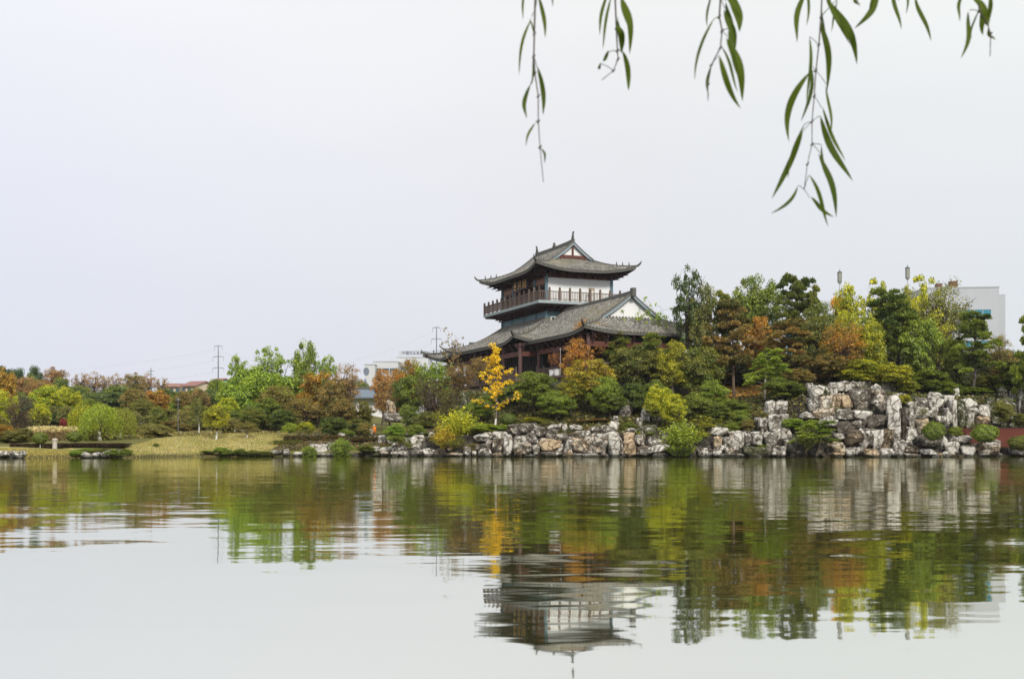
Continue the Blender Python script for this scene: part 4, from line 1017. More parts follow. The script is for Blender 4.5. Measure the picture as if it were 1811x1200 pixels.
SECT = {
 'G': (0, 700, 7.546, [(-12,722,175,840,'w'),(140,740,232,842,'g'),(215,735,352,800,'w'),(222,792,322,835,'w'),(1060,752,1240,828,'w'),(1238,755,1372,822,'w'),(1368,750,1484,818,'g'),(1455,715,1645,822,'m')]),
 'H': (220, 700, 4.312, [(1120,413,1212,438,'w'),(1212,405,1262,457,'g'),(1288,430,1362,463,'w'),(1345,425,1500,465,'w'),(1405,368,1542,432,'W'),(1563,362,1642,427,'w'),(1538,355,1596,402,'g'),(1618,284,1690,358,'w'),(1690,286,1752,334,'w'),(1498,438,1612,464,'w'),(1608,438,1722,464,'g'),(1738,434,1815,464,'g')]),
 'F': (620, 700, 8.23, [(388,575,545,705,'g'),(538,588,672,702,'w'),(606,655,684,745,'w'),(240,730,445,805,'g'),(155,755,305,815,'o'),(415,735,625,805,'w'),(425,798,605,855,'o'),(595,815,705,888,'g'),(688,795,925,888,'w'),(618,738,825,815,'w'),(695,555,775,645,'w'),(770,545,892,592,'w'),(798,598,885,745,'m'),(878,638,1032,775,'w'),(878,572,1085,655,'w'),(845,778,1065,885,'g'),(995,525,1095,582,'w'),(1125,515,1235,645,'g'),(1195,775,1402,884,'k'),(1398,735,1482,795,'o'),(1398,828,1655,888,'o'),(1648,775,1745,884,'g'),(1688,848,1755,888,'w'),(28,838,172,888,'w'),(185,848,445,888,'m'),(1040,770,1205,884,'g')]),
 'D': (820, 700, 9.055, [(-5,815,135,945,'g'),(128,868,203,968,'w'),(188,768,405,875,'b'),(228,825,455,965,'g'),(178,615,455,725,'g'),(298,570,455,632,'w'),(453,562,695,672,'w'),(348,695,455,855,'b'),(448,688,645,935,'b'),(628,636,795,945,'W'),(702,435,1185,622,'b'),(998,595,1155,745,'b'),(798,636,1025,765,'b'),(798,748,1120,935,'b'),(1018,688,1225,785,'g'),(1100,780,1225,935,'b'),(1128,505,1325,662,'b'),(1078,555,1145,625,'w'),(1348,462,1562,572,'g'),(1556,445,1665,565,'w'),(1298,555,1485,682,'b'),(1438,595,1665,715,'b'),(1196,688,1440,905,'o'),(1335,695,1545,895,'y'),(1446,786,1592,905,'W'),(1598,676,1790,905,'g'),(1256,895,1595,975,'b'),(775,885,925,968,'b'),(1595,915,1811,978,'o'),(965,926,1165,968,'w'),(636,896,765,968,'b'),(1690,465,1790,545,'w'),(470,915,640,970,'o')]),
 'E': (1000, 700, 8.23, [(48,615,325,835,'o'),(286,565,615,815,'b'),(106,505,375,615,'b'),(356,445,605,555,'b'),(66,425,235,495,'W'),(556,425,645,535,'w'),(616,380,775,535,'W'),(676,295,775,395,'g'),(576,526,775,625,'w'),(606,610,790,895,'W'),(775,618,855,885,'b'),(836,535,1005,665,'y'),(826,645,1025,865,'y'),(996,555,1165,725,'b'),(1156,565,1405,735,'g'),(856,465,1065,555,'g'),(1046,415,1345,555,'m'),(1106,168,1238,435,'W'),(1242,175,1372,425,'W'),(1016,315,1115,445,'b'),(1236,695,1485,835,'w'),(1016,735,1285,865,'b'),(1266,825,1475,888,'g'),(236,790,445,855,'g'),(246,836,485,893,'w'),(486,815,615,893,'b'),(96,836,245,893,'w'),(1476,465,1725,545,'w'),(1386,555,1495,705,'w'),(786,845,905,893,'g'),(-10,780,100,893,'o')]),
 'A': (1200, 660, 7.5, [(232,998,415,1118,'g'),(462,1028,572,1092,'w'),(556,1058,865,1122,'b'),(380,715,675,832,'W'),(455,845,562,1022,'o'),(545,835,675,992,'g'),(666,780,885,982,'w'),(860,776,962,952,'g'),(936,766,1125,962,'w'),(836,966,1145,1114,'m'),(616,976,785,1064,'o'),(1116,786,1315,972,'w'),(1146,956,1225,1112,'b'),(1212,966,1425,1114,'w'),(1255,726,1505,884,'w'),(1426,866,1645,1082,'g'),(1396,866,1535,1042,'w'),(1016,600,1250,792,'g'),(1180,556,1490,780,'w'),(1146,370,1290,565,'W'),(1260,372,1455,560,'w'),(1476,1056,1655,1112,'o'),(455,955,625,1044,'b'),(296,685,445,775,'w'),(120,1000,240,1115,'b')]),
 'B': (1400, 660, 7.5, [(-5,866,115,1074,'g'),(236,150,395,342,'w'),(326,176,495,325,'m'),(476,126,605,315,'w'),(586,116,765,255,'w'),(750,118,885,250,'w'),(856,116,1015,205,'W'),(1026,146,1205,245,'w'),(1166,100,1375,335,'W'),(206,326,355,525,'w'),(336,316,535,495,'o'),(536,286,665,465,'o'),(650,290,795,465,'y'),(776,216,1045,505,'b'),(1016,226,1235,505,'b'),(76,516,285,605,'w'),(286,476,545,595,'o'),(336,560,595,695,'g'),(536,486,790,625,'g'),(760,490,1055,622,'w'),(956,535,1200,742,'k'),(745,632,975,725,'b'),(596,645,825,825,'k'),(696,756,905,965,'r'),(536,796,725,875,'g'),(866,750,960,995,'w'),(936,766,1060,995,'g'),(1030,764,1210,995,'W'),(1146,756,1305,995,'r'),(496,906,695,1065,'o'),(516,1046,695,1118,'o'),(686,991,835,1104,'w'),(816,976,945,1084,'g'),(946,1006,1145,1118,'o'),(1136,996,1335,1118,'W'),(936,716,1105,795,'b'),(1222,315,1455,640,'W'),(1240,560,1440,905,'W'),(1306,885,1485,1118,'g'),(1406,496,1485,905,'k'),(1476,476,1625,745,'g'),(1476,696,1655,975,'w'),(1476,896,1575,975,'g'),(1366,266,1475,325,'w'),(1496,376,1645,475,'w'),(1476,976,1655,1044,'o'),(1486,1066,1655,1118,'o'),(96,996,205,1114,'o'),(376,1046,455,1114,'o'),(200,930,400,1112,'b')]),
 'C': (1591, 660, 7.5, [(166,466,355,640,'w'),(180,600,345,750,'o'),(176,726,265,824,'k'),(196,336,375,485,'g'),(366,250,545,345,'W'),(346,356,480,565,'g'),(436,326,565,485,'w'),(541,306,705,445,'w'),(606,206,705,325,'b'),(696,200,785,375,'w'),(640,366,740,800,'w'),(720,366,835,800,'m'),(556,436,645,785,'W'),(766,340,1005,455,'w'),(816,436,1015,555,'g'),(346,486,445,585,'g'),(436,566,605,665,'w'),(816,556,925,745,'w'),(866,546,975,675,'w'),(1016,430,1175,575,'W'),(976,576,1175,685,'y'),(1156,436,1335,685,'g'),(1146,326,1235,435,'w'),(1276,200,1425,405,'g'),(1226,336,1455,705,'m'),(1466,255,1545,705,'W'),(1536,296,1660,605,'g'),(1396,606,1545,725,'w'),(1306,656,1395,725,'w'),(196,806,505,975,'b'),(36,886,165,985,'g'),(516,836,645,1005,'W'),(636,836,765,1005,'g'),(736,816,935,915,'W'),(576,916,765,1044,'w'),(796,956,975,1114,'W'),(646,1036,725,1114,'o'),(566,1036,675,1114,'W'),(476,1056,565,1114,'o'),(396,1076,505,1134,'w'),(136,966,245,1044,'o'),(236,1006,485,1084,'g'),(56,1056,135,1114,'w'),(136,1062,205,1114,'w'),(186,1066,265,1114,'w'),(776,1082,855,1128,'o'),(1056,886,1335,1024,'g'),(986,956,1325,1084,'o'),(986,1056,1215,1108,'w'),(1206,1056,1345,1108,'g'),(1286,846,1485,955,'w'),(1356,976,1660,1104,'w'),(956,926,1065,1014,'o'),(640,780,760,850,'w')]),
}
PLACE = {'G0':'the lawn edge at far left','G1':'the planted spit under the willow','H':'the low landing left of the orange coat','F':'the rock heap left of the golden shrub',
         'D':'the rock wall under the yellow ginkgo','E':'the rock wall left of the drooping bush','A':'the low wall right of the drooping bush','B':'the tall flat-topped cliff','C0':'the cliff behind the left round shrub','C1':'the cliff above the red wall'}
ORD = ['first','second','third','fourth','fifth','sixth','seventh','eighth','ninth','tenth','eleventh','twelfth','thirteenth','fourteenth','fifteenth']
rows_ = {}
ri = 0
for k, (ox, oy, fz, L) in SECT.items():
    for (x0, y0, x1, y1, tn) in L:
        X0, X1, Y0, Y1 = ox + x0 / fz, ox + x1 / fz, oy + y0 / fz, oy + y1 / fz
        if X1 - X0 < 2: continue
        cx, cy = (X0 + X1) / 2, (Y0 + Y1) / 2
        key = k
        if k == 'G': key = 'G0' if cx < 100 else 'G1'
        if k == 'C': key = 'C0' if cx < 1693 else 'C1'
        # walk back from the shore until the bank is as high as the stone
        px_ = cx; d = .0
        zc_t = None
        while d < 14:
            Y = Ys(X_at(px_, 140)) + d; X = X_at(px_, Y); zc_t = Z_at(cy, Y)
            if ground(X, Y) >= zc_t - .25: break
            d += .15
        w_ = (X1 - X0) / PXF * Y; h_ = (Y1 - Y0) / PXF * Y
        zc_ = Z_at(cy, Y)
        dep = max(.7, min(2.6, (w_ + h_) * .36))
        o = link('rock', ROCKS[(ri * 5 + int(cx)) % 14], None, (X, Y - .15, zc_))
        o.scale = (w_ * .60, dep, h_ * .62); o.rotation_euler = (rnd.uniform(-.08, .08), rnd.uniform(-.10, .10), rnd.choice((0, math.pi)) + rnd.uniform(-.22, .22))
        if cx > 1738 and Y1 < 765: tn = {'W': 'g', 'w': 'm', 'g': 'm'}.get(tn, tn)
        s_, r_, m_ = TONE[tn]; o['stain'] = s_ + rnd.uniform(-.12, .12); o['rust'] = r_ + rnd.uniform(-.1, .1); o['moss'] = float(m_)
        row = 'foot row' if Y1 > 803 else ('second row' if Y1 > 788 else ('third row' if Y1 > 770 else ('fourth row' if Y1 > 745 else ('fifth row' if Y1 > 720 else 'top row'))))
        asp = w_ / h_; sh = 'flat' if asp > 2.2 else 'long' if asp > 1.5 else 'upright' if asp < .62 else 'blocky'
        rows_.setdefault((key, row), []).append((cx, o, TWORD[tn], sh)); ri += 1
for (key, row), L in rows_.items():
    L.sort(key=lambda q: q[0])
    for i, (cx, o, tw_, sh) in enumerate(L):
        pl_ = PLACE[key]
        if len(L) == 1: lab = f'{tw_} {sh} rock, alone in the {row} of {pl_}'
        else: lab = f'{tw_} {sh} rock, {ORD[i]} along {row}, {pl_}'
        tag(o, lab, 'rock', 'rocks of ' + pl_)
def lone_rock(px, Y, y0, y1, wpx, tn, lab, k, grp=None):
    X = X_at(px, Y); w_ = wpx / PXF * Y; z0, z1 = Z_at(y1, Y), Z_at(y0, Y)
    o = link('rock', ROCKS[k], None, (X, Y, (z0 + z1) / 2)); o.scale = (w_ * .53, w_ * .45, (z1 - z0) * .54); o.rotation_euler = (0, 0, k * 1.3)
    s_, r_, m_ = TONE[tn]; o['stain'] = s_; o['rust'] = r_; o['moss'] = float(m_); tag(o, lab, 'rock', grp)
lone_rock(692, 165, 708, 735, 18, 'o', 'tall pitted tan garden rock standing in the trees behind the person', 3)
lone_rock(695, 164, 730, 748, 36, 'b', 'lower tan rock at the foot of the tall garden stone', 5)
lone_rock(632, 162, 712, 728, 5, 'w', 'thin white stone post under the orange trees', 2)
lone_rock(657, 160, 757, 769, 7, 'o', 'small tan stone beside the person in orange', 8)
lone_rock(820, 158, 690, 722, 20, 'm', 'pale mossy jutting stone under the pavilion corner column', 6)
lone_rock(1107, 149, 708, 740, 26, 'g', 'big shadowed boulder among dark trees above the rock wall', 7)
lone_rock(1431, 150, 676, 690, 16, 'g', 'round grey boulder in shade left of the flat-topped cliff', 9)

# ------------------------------------------------------------------ the right-hand red wall and path
redm = plain('red_wall_paint', (.13, .035, .022), .8, .35, 1.2)
mb = MB()
y_ = 145.5
mb.box(X_at(1697, y_), y_, 1.2, X_at(1850, y_), y_ + .4, Z_at(757, y_)); 
rw = mb.build('garden_wall', redm); tag(rw, 'low dark red wall behind the round shrubs at the right edge', 'wall')
mb = MB(); mb.box(X_at(1697, y_) - .1, y_ - .08, Z_at(757, y_) , X_at(1850, y_), y_ + .48, Z_at(755.6, y_)); mb.build('coping', plain('dark_coping', (.08, .04, .03), .8, .3, 1), rw)

# ------------------------------------------------------------------ plants
T = lambda s: s
W1 = dict(wash=1.1)
P_ = plant
# far left hillside
for a in [
 (-8,262,633,66,'round',BG,BG2,'dark evergreen tree crowning the hill at the left edge'),
 (28,258,642,36,'round',BG,BG2,'small blue-green tree on the hilltop between two darker domes'),
 (61,250,640,34,'round',DG,BG2,'dark dome-shaped tree standing clear on the left skyline'),
 (55,232,658,44,'round',BG,MG2,'grey-green tree just below the dark dome on the hill'),
 (97,276,648,56,'open',RU,RU2,'russet-topped tree on the skyline right of the dark dome'),
 (110,250,660,36,'round',BG,MG2,'blue-green tree under the russet skyline crown'),
 (38,225,664,74,'open',RU,RU2,'wide russet-pink tree on the left hillside'),
 (70,222,668,60,'open',RU,BR2,'second russet tree beside the pale green one on the hill'),
 (8,186,648,52,'open',(.26,.17,.03),(.46,.30,.05),'tall orange and yellow tree at the left edge'),
 (76,200,672,62,'round',LG,YG2,'large pale green tree in the middle of the left hillside'),
 (118,208,682,50,'open',YG,YG2,'yellow-tipped tree right of the large pale green one'),
 (92,205,700,46,'round',MG,LG2,'mid green tree below the large pale green tree'),
 (143,292,655,44,'sparse',RU,RU2,'thin reddish tree on the skyline, leftmost of the scrubby row'),
 (168,300,653,40,'sparse',RU,RU2,'thin reddish tree on the skyline with dark seed heads'),
 (186,286,660,36,'sparse',RU,BR2,'scrubby brown tree on the skyline before the dark green crown'),
 (206,305,656,34,'sparse',RU,RU2,'thin russet tree rising above the dark green crown'),
 (240,290,658,44,'open',MG,RU2,'mottled green and russet tree on the skyline'),
 (262,305,655,38,'sparse',OR,RU2,'bright orange-red bare tree on the skyline by the mast'),
 (286,298,664,36,'sparse',RU,RU2,'small russet tree just left of the red roofs'),
 (178,238,688,56,'round',BG,BG2,'rounded blue-green tree below the scrubby skyline trees'),
 (207,236,672,50,'round',BG,MG2,'broad dark green crown left of the mottled skyline tree'),
 (150,214,704,58,'open',OL,LG2,'olive tree behind the willow crown'),
 (128,196,724,40,'round',BG,DG2,'blue-shadowed dark tree behind the red maple'),
 (112,182,738,16,'bush',RD,RD2,'small crimson maple bush under the dark trees'),
 (100,190,722,34,'round',BG,DG2,'dark tree left of the crimson maple'),
 (238,206,686,60,'open',OL,BR2,'olive-brown tree left of the orange-topped one'),
 (276,214,688,58,'open',BR,OR2,'orange-topped tree above the oval lawn tree'),
 (252,200,704,46,'open',OL,OL2,'grey-olive tree with fine twigs behind the oval lawn tree'),
 (309,230,694,34,'round',LG,LG2,'fresh green tree below the red roofs'),
 (330,226,690,44,'open',OL,BR2,'hazy olive tree under the cream gable'),
 (352,214,686,42,'open',OL,RU2,'brownish tree under the teal house'),
 (371,228,686,38,'round',DG,BG2,'dark blue-green round tree under the pylon'),
 (382,262,661,36,'round',MG,MG2,'olive dome tree hiding the foot of the left pylon'),
 (345,250,680,40,'round',MG,OL2,'low green tree in front of the red roofs'),
 (290,262,684,50,'round',BG,MG2,'mid green tree on the hill under the mast'),
 (225,262,682,50,'round',BG,OL2,'grey-green tree on the hill above the olive-brown one'),
 (140,262,674,56,'round',MG,OL2,'dull green tree under the scrubby skyline row'),
 (15,230,690,60,'round',MG,RU2,'mixed green tree low on the hill at far left'),
]: P_(*a, group='trees on the left hillside')
# left bank, behind the lawn
for a, k in [
 ((6,170,688,52,'open',YG,YG2,'yellow-green tree with dark limbs at the left edge'),{}),
 ((36,160,704,52,'twiggy',PU,PU2,'dense purple-brown leafless shrub tree near the left edge'),{}),
 ((44,176,700,36,'round',BG,BG2,'blue-green tree behind the purple-brown shrub tree'),{}),
 ((68,166,712,40,'open',YG,YG2,'bright yellow-green tree above the pale pampas grass'),{}),
 ((4,150,748,44,'bush',OL,OR2,'orange-tinged bush at the left edge above the white rock'),{}),
 ((24,147,768,44,'bush',MG,OL2,'low green bush under the purple-brown shrub tree'),{}),
 ((92,150,752,56,'reeds',CR,CR2,'clump of cream pampas grass plumes between two round trees'),dict(bark=(.3,.25,.1))),
 ((71,138,764,26,'lolly',DG,MG2,'round clipped tree on a white stem left of the pampas grass'),W1),
 ((132,142,762,28,'lolly',DG,MG2,'round clipped dark tree right of the pampas grass'),W1),
 ((148,158,712,54,'willow',MG,YG2,'leftmost of three willows, leafy and green'),W1),
 ((178,150,710,74,'willow',YG,LG2,'biggest willow with a thick dark trunk washed white at the foot'),W1),
 ((213,152,716,52,'willow',YG,OL2,'right-hand willow of the group with several thin stems'),W1),
 ((279,168,715,38,'oval',MG,OL2,'neat oval lawn tree with a dark stem washed white at the foot'),W1),
 ((256,160,769,20,'ball',BG,BG2,'left of two dark blue-green clipped domes on the lawn'),{}),
 ((273,162,771,16,'ball',BG,BG2,'right of two dark blue-green clipped domes, under the oval tree'),{}),
 ((262,166,764,40,'bush',PU,PU2,'purple hedge mound behind the two dark domes'),{}),
 ((322,176,748,40,'bush',OL,BR2,'brownish bush between the oval tree and the white-trunked tree'),{}),
 ((352,166,700,30,'oval',DG,OL2,'slim dark tree with a tall white-washed trunk on the lawn crest'),dict(wash=2.6)),
 ((381,156,712,56,'oval',OL,YG2,'thin olive-leaved tree with a short forked trunk on the lawn'),W1),
 ((403,182,700,46,'open',LG,YG2,'pale yellow-green tree behind the thin olive-leaved tree'),{}),
 ((438,158,744,46,'bare',BR,OL2,'low brown spreading tree at the right end of the lawn'),W1),
 ((414,178,722,50,'round',DG,MG2,'dark tree between the olive-leaved tree and the brown spreading tree'),W1),
]: P_(*a, group=None, **k)
for i, (px, Y, yt, w_, kd, c1, c2, lab) in enumerate([
 (300,182,740,40,'bush',OL,BR2,'tawny bush behind the oval lawn tree'),
 (230,172,752,50,'bush',OL,RU2,'russet scrub right of the willows'),
 (190,172,756,60,'bush',OL,OL2,'olive scrub behind the big willow trunk'),
 (160,176,748,50,'bush',DG,OL2,'dark scrub behind the leftmost willow'),
 (345,184,742,44,'bush',MG,OL2,'green bush behind the slim white-trunked tree'),
 (380,186,736,50,'bush',DG,MG2,'dark bush behind the olive-leaved tree'),
 (300,205,722,50,'open',OL,OL2,'hazy olive tree behind the oval lawn tree'),
 (345,198,712,44,'open',OL,MG2,'fine-twigged grey-green tree left of the slim white-trunked tree'),
 (200,198,722,50,'open',OL,MG2,'olive tree filling the gap behind the right-hand willow')]):
    P_(px, Y, yt, w_, kd, c1, c2, lab)
# centre-left grove
for a, k in [
 ((432,206,634,92,'round',LG,LG2,'broad fresh green crown, left part of the light green grove'),{}),
 ((405,212,668,44,'round',LG,YG2,'low light green crown at the left end of the grove'),{}),
 ((420,216,626,40,'airy',LG,LG2,'airy light green treetop rising left above the grove'),{}),
 ((468,200,640,100,'round',LG,LG2,'broad green crown in the middle of the light green grove'),{}),
 ((482,208,608,66,'airy',LG,LG2,'tall airy light green tree, left of the two tallest in the grove'),{}),
 ((540,204,598,52,'open',MG,LG2,'tallest fresh green tree in the grove with a dense pointed top'),{}),
 ((576,212,626,44,'airy',LG,LG2,'thin light green tree right of the tallest one'),{}),
 ((514,206,650,60,'round',MG,LG2,'green crown below the tallest tree of the grove'),{}),
 ((492,184,680,84,'open',BR,OL2,'wide rusty brown tree in front of the light green grove'),{}),
 ((562,182,656,84,'open',OL,OR2,'golden-brown tree under the tallest green tree'),{}),
 ((612,178,638,70,'bare',BR,RU2,'tall twiggy russet tree left of the white buildings'),{}),
 ((590,176,668,60,'open',OL,BR2,'olive-brown tree in front of the twiggy russet one'),{}),
 ((540,172,700,76,'bare',RU,OL2,'rusty red-brown tree leaning over the dark shrubs'),{}),
 ((470,174,704,62,'round',DG,MG2,'dark green bushy tree below the wide rusty brown tree'),{}),
 ((448,170,716,44,'open',MG,OL2,'green and brown tree above the low spreading tree'),{}),
 ((498,170,722,50,'round',DG,DG2,'very dark shrubby tree in the shade of the grove'),{}),
 ((603,172,704,56,'open',OL,BR2,'olive tree with a dark stem above the dark evergreen bush'),{}),
 ((514,160,746,36,'oval',YG,LG2,'bright yellow-green small tree on white-washed stems, left one'),W1),
 ((545,161,744,38,'oval',MG,YG2,'bright yellow-green small tree, right one beside the dark evergreen'),W1),
 ((590,162,731,56,'bush',DG,DG2,'dark evergreen bush behind the pale landing rocks'),{}),
 ((640,176,708,46,'open',OL,OL2,'olive tree left of the tall garden rock'),{}),
 ((632,166,738,50,'bush',DG,OL2,'dark bush left of the person in orange'),{}),
 ((612,158,757,30,'bush',MG,MG2,'low green bush behind the landing rocks'),{}),
 ((645,160,742,30,'bush',MG,BR2,'mixed green bush just behind the person in orange'),{}),
 ((676,192,650,46,'open',RU,OR2,'orange-brown tree before the white building, left one'),{}),
 ((725,196,632,64,'open',OR,OL2,'orange and green tree before the building with the rooftop sign'),{}),
 ((702,190,648,44,'open',BR,OR2,'orange-brown tree between the two before the white buildings'),{}),
 ((690,176,668,60,'bare',BR,RU2,'twiggy brown tree with a tall grey trunk above the garden rock'),{}),
 ((722,170,662,64,'round',DG,MG2,'dark green tree left of the bamboo'),{}),
 ((748,176,640,36,'bamboo',MG,LG2,'tall green bamboo clump left of the pavilion'),{}),
 ((778,182,640,44,'bamboo',LG,LG2,'pale green bamboo clump against the pavilion column'),{}),
 ((800,196,592,44,'thin',OL,RU2,'thin reddish treetop showing above the left roof tip'),{}),
 ((762,166,672,56,'twiggy',PU,PU2,'dark leafless thicket left of the pavilion terrace'),{}),
 ((812,164,640,72,'bare',PU,BR2,'purplish bare tree in front of the left terrace'),{}),
 ((850,170,628,54,'bare',BR,BR2,'brown bare tree behind the yellow ginkgo'),{}),
 ((790,158,690,50,'twiggy',PU,OL2,'brown thicket below the left terrace'),{}),
 ((726,158,710,40,'bush',DG,MG2,'dark leafy bush right of the garden rock'),{}),
 ((752,154,724,40,'bush',DG,OL2,'dark bush behind the low yellow-green bushes'),{}),
 ((700,150,746,42,'bush',LG,LG2,'low light green bush right of the person, left one'),{}),
 ((735,149,746,36,'bush',LG,OL2,'low green and reddish bush left of the golden shrub'),{}),
 ((812,147,712,96,'spray',YG,YG2,'big bright yellow-green fountain shrub at the water edge'),dict(seed=0,ybase=786)),
 ((785,145,744,52,'spray',OR,YG2,'orange-gold shrub left of the big yellow-green one'),dict(seed=1,ybase=800)),
 ((802,145.2,766,66,'spray',OL,OL2,'dull olive shrub hanging over the rocks below the golden ones'),dict(seed=1,ybase=800)),
 ((770,156,728,30,'thin',YG,YG2,'small loose yellow shrub left of the big yellow-green one'),{}),
 ((850,152,704,56,'round',MG,LG2,'green tree left of the ginkgo trunk'),{}),
 ((878,158,690,60,'round',DG,MG2,'grey-green tree behind the ginkgo trunk'),{}),
 ((877,148,592,84,'ginkgo',(.62,.43,.01),(.76,.60,.03),'golden yellow ginkgo in front of the pavilion'),dict(seed=0, wash=1.2, ybase=757, bark=(.16,.14,.12))),
 ((942,152,656,94,'round',DG,MG2,'large dark green osmanthus below the deck'),dict(seed=1)),
 ((916,154,680,50,'round',DG,BG2,'dark lower crown left of the large osmanthus'),{}),
 ((984,148,692,66,'round',MG,LG2,'round mid green tree right of the large osmanthus'),dict(seed=2)),
 ((899,149,730,26,'ball',BG,MG2,'small round blue-green shrub right of the ginkgo foot'),{}),
 ((858,146.5,746,54,'bush',YG,LG2,'low yellow-green groundcover bush at the ginkgo foot'),dict(ybase=766)),
 ((888,146.5,749,38,'bush',LG,LG2,'low light green bush right of the ginkgo foot'),dict(ybase=766)),
 ((942,148,736,40,'bush',OL,YG2,'yellowish bush above the long brown rock'),{}),
 ((966,146,738,30,'thin',YG,OL2,'loose yellow-green shrub under the round mid green tree'),{}),
 ((1042,164,562,92,'bare',RU,OR2,'tall russet-leaved tree against the wing roof'),dict(seed=2)),
 ((1018,160,596,60,'open',RU,OR2,'orange-red tree beside the white planters'),{}),
 ((1042,151,632,106,'open',(.15,.17,.03),(.50,.38,.05),'large golden-orange and green tree below the wing'),dict(seed=1)),
 ((1010,150,668,60,'open',MG,(.42,.36,.05),'green and gold tree between osmanthus and the large golden one'),{}),
 ((1070,149,664,60,'round',MG,LG2,'green-gold tree right of the large golden one'),{}),
 ((1030,147,744,60,'thin',RU,RU2,'red-brown grassy shrub above the white slab rocks'),{}),
 ((1062,147,748,40,'bush',BR,RU2,'tawny grass mound above the big round brown rock'),{}),
 ((1118,158,606,80,'open',DG,OL2,'dark shadowy evergreen right of the large golden tree'),{}),
 ((1092,162,590,60,'pine',MG,OL2,'olive pine under the left end of the gable roof'),{}),
 ((1150,160,590,76,'pine',MG,OL2,'olive-green pine in front of the wing verandah'),{}),
 ((1190,158,600,60,'open',OL,YG2,'olive leafy tree under the right part of the wing roof'),{}),
 ((1122,166,530,80,'thin',YG,LG2,'thin pale-leaved young tree before the white gable'),{}),
 ((1160,166,540,60,'thin',LG,LG2,'thin pale-leaved young tree right of the white gable'),{}),
 ((1080,148,694,60,'round',DG,MG2,'dark green tree above the grey-white stone stack'),{}),
 ((1120,150,672,60,'bush',DG,DG2,'dark bush behind the shadowed boulder'),{}),
 ((1158,150,668,56,'bush',DG,MG2,'dark leafy bush behind the yellow-green tree'),{}),
 ((1164,145,678,56,'open',YG,YG2,'bright yellow-green tree above the white split rock, left part'),dict(seed=0)),
 ((1192,143,694,56,'open',YG,YG2,'bright yellow-green tree right of the white split rock'),dict(seed=1)),
 ((1205,141.4,734,100,'spray',YG,LG2,'drooping yellow-green bush reaching down to the water'),dict(seed=0,ybase=804)),
 ((1234,142,758,54,'spray',OL,YG2,'olive grassy bush right of the drooping one'),dict(seed=1)),
 ((1204,139.6,780,50,'fern',DG,MG2,'dark strap-leaved plant at the waterline under the drooping bush'),dict(ybase=807)),
]: P_(*a, **k)
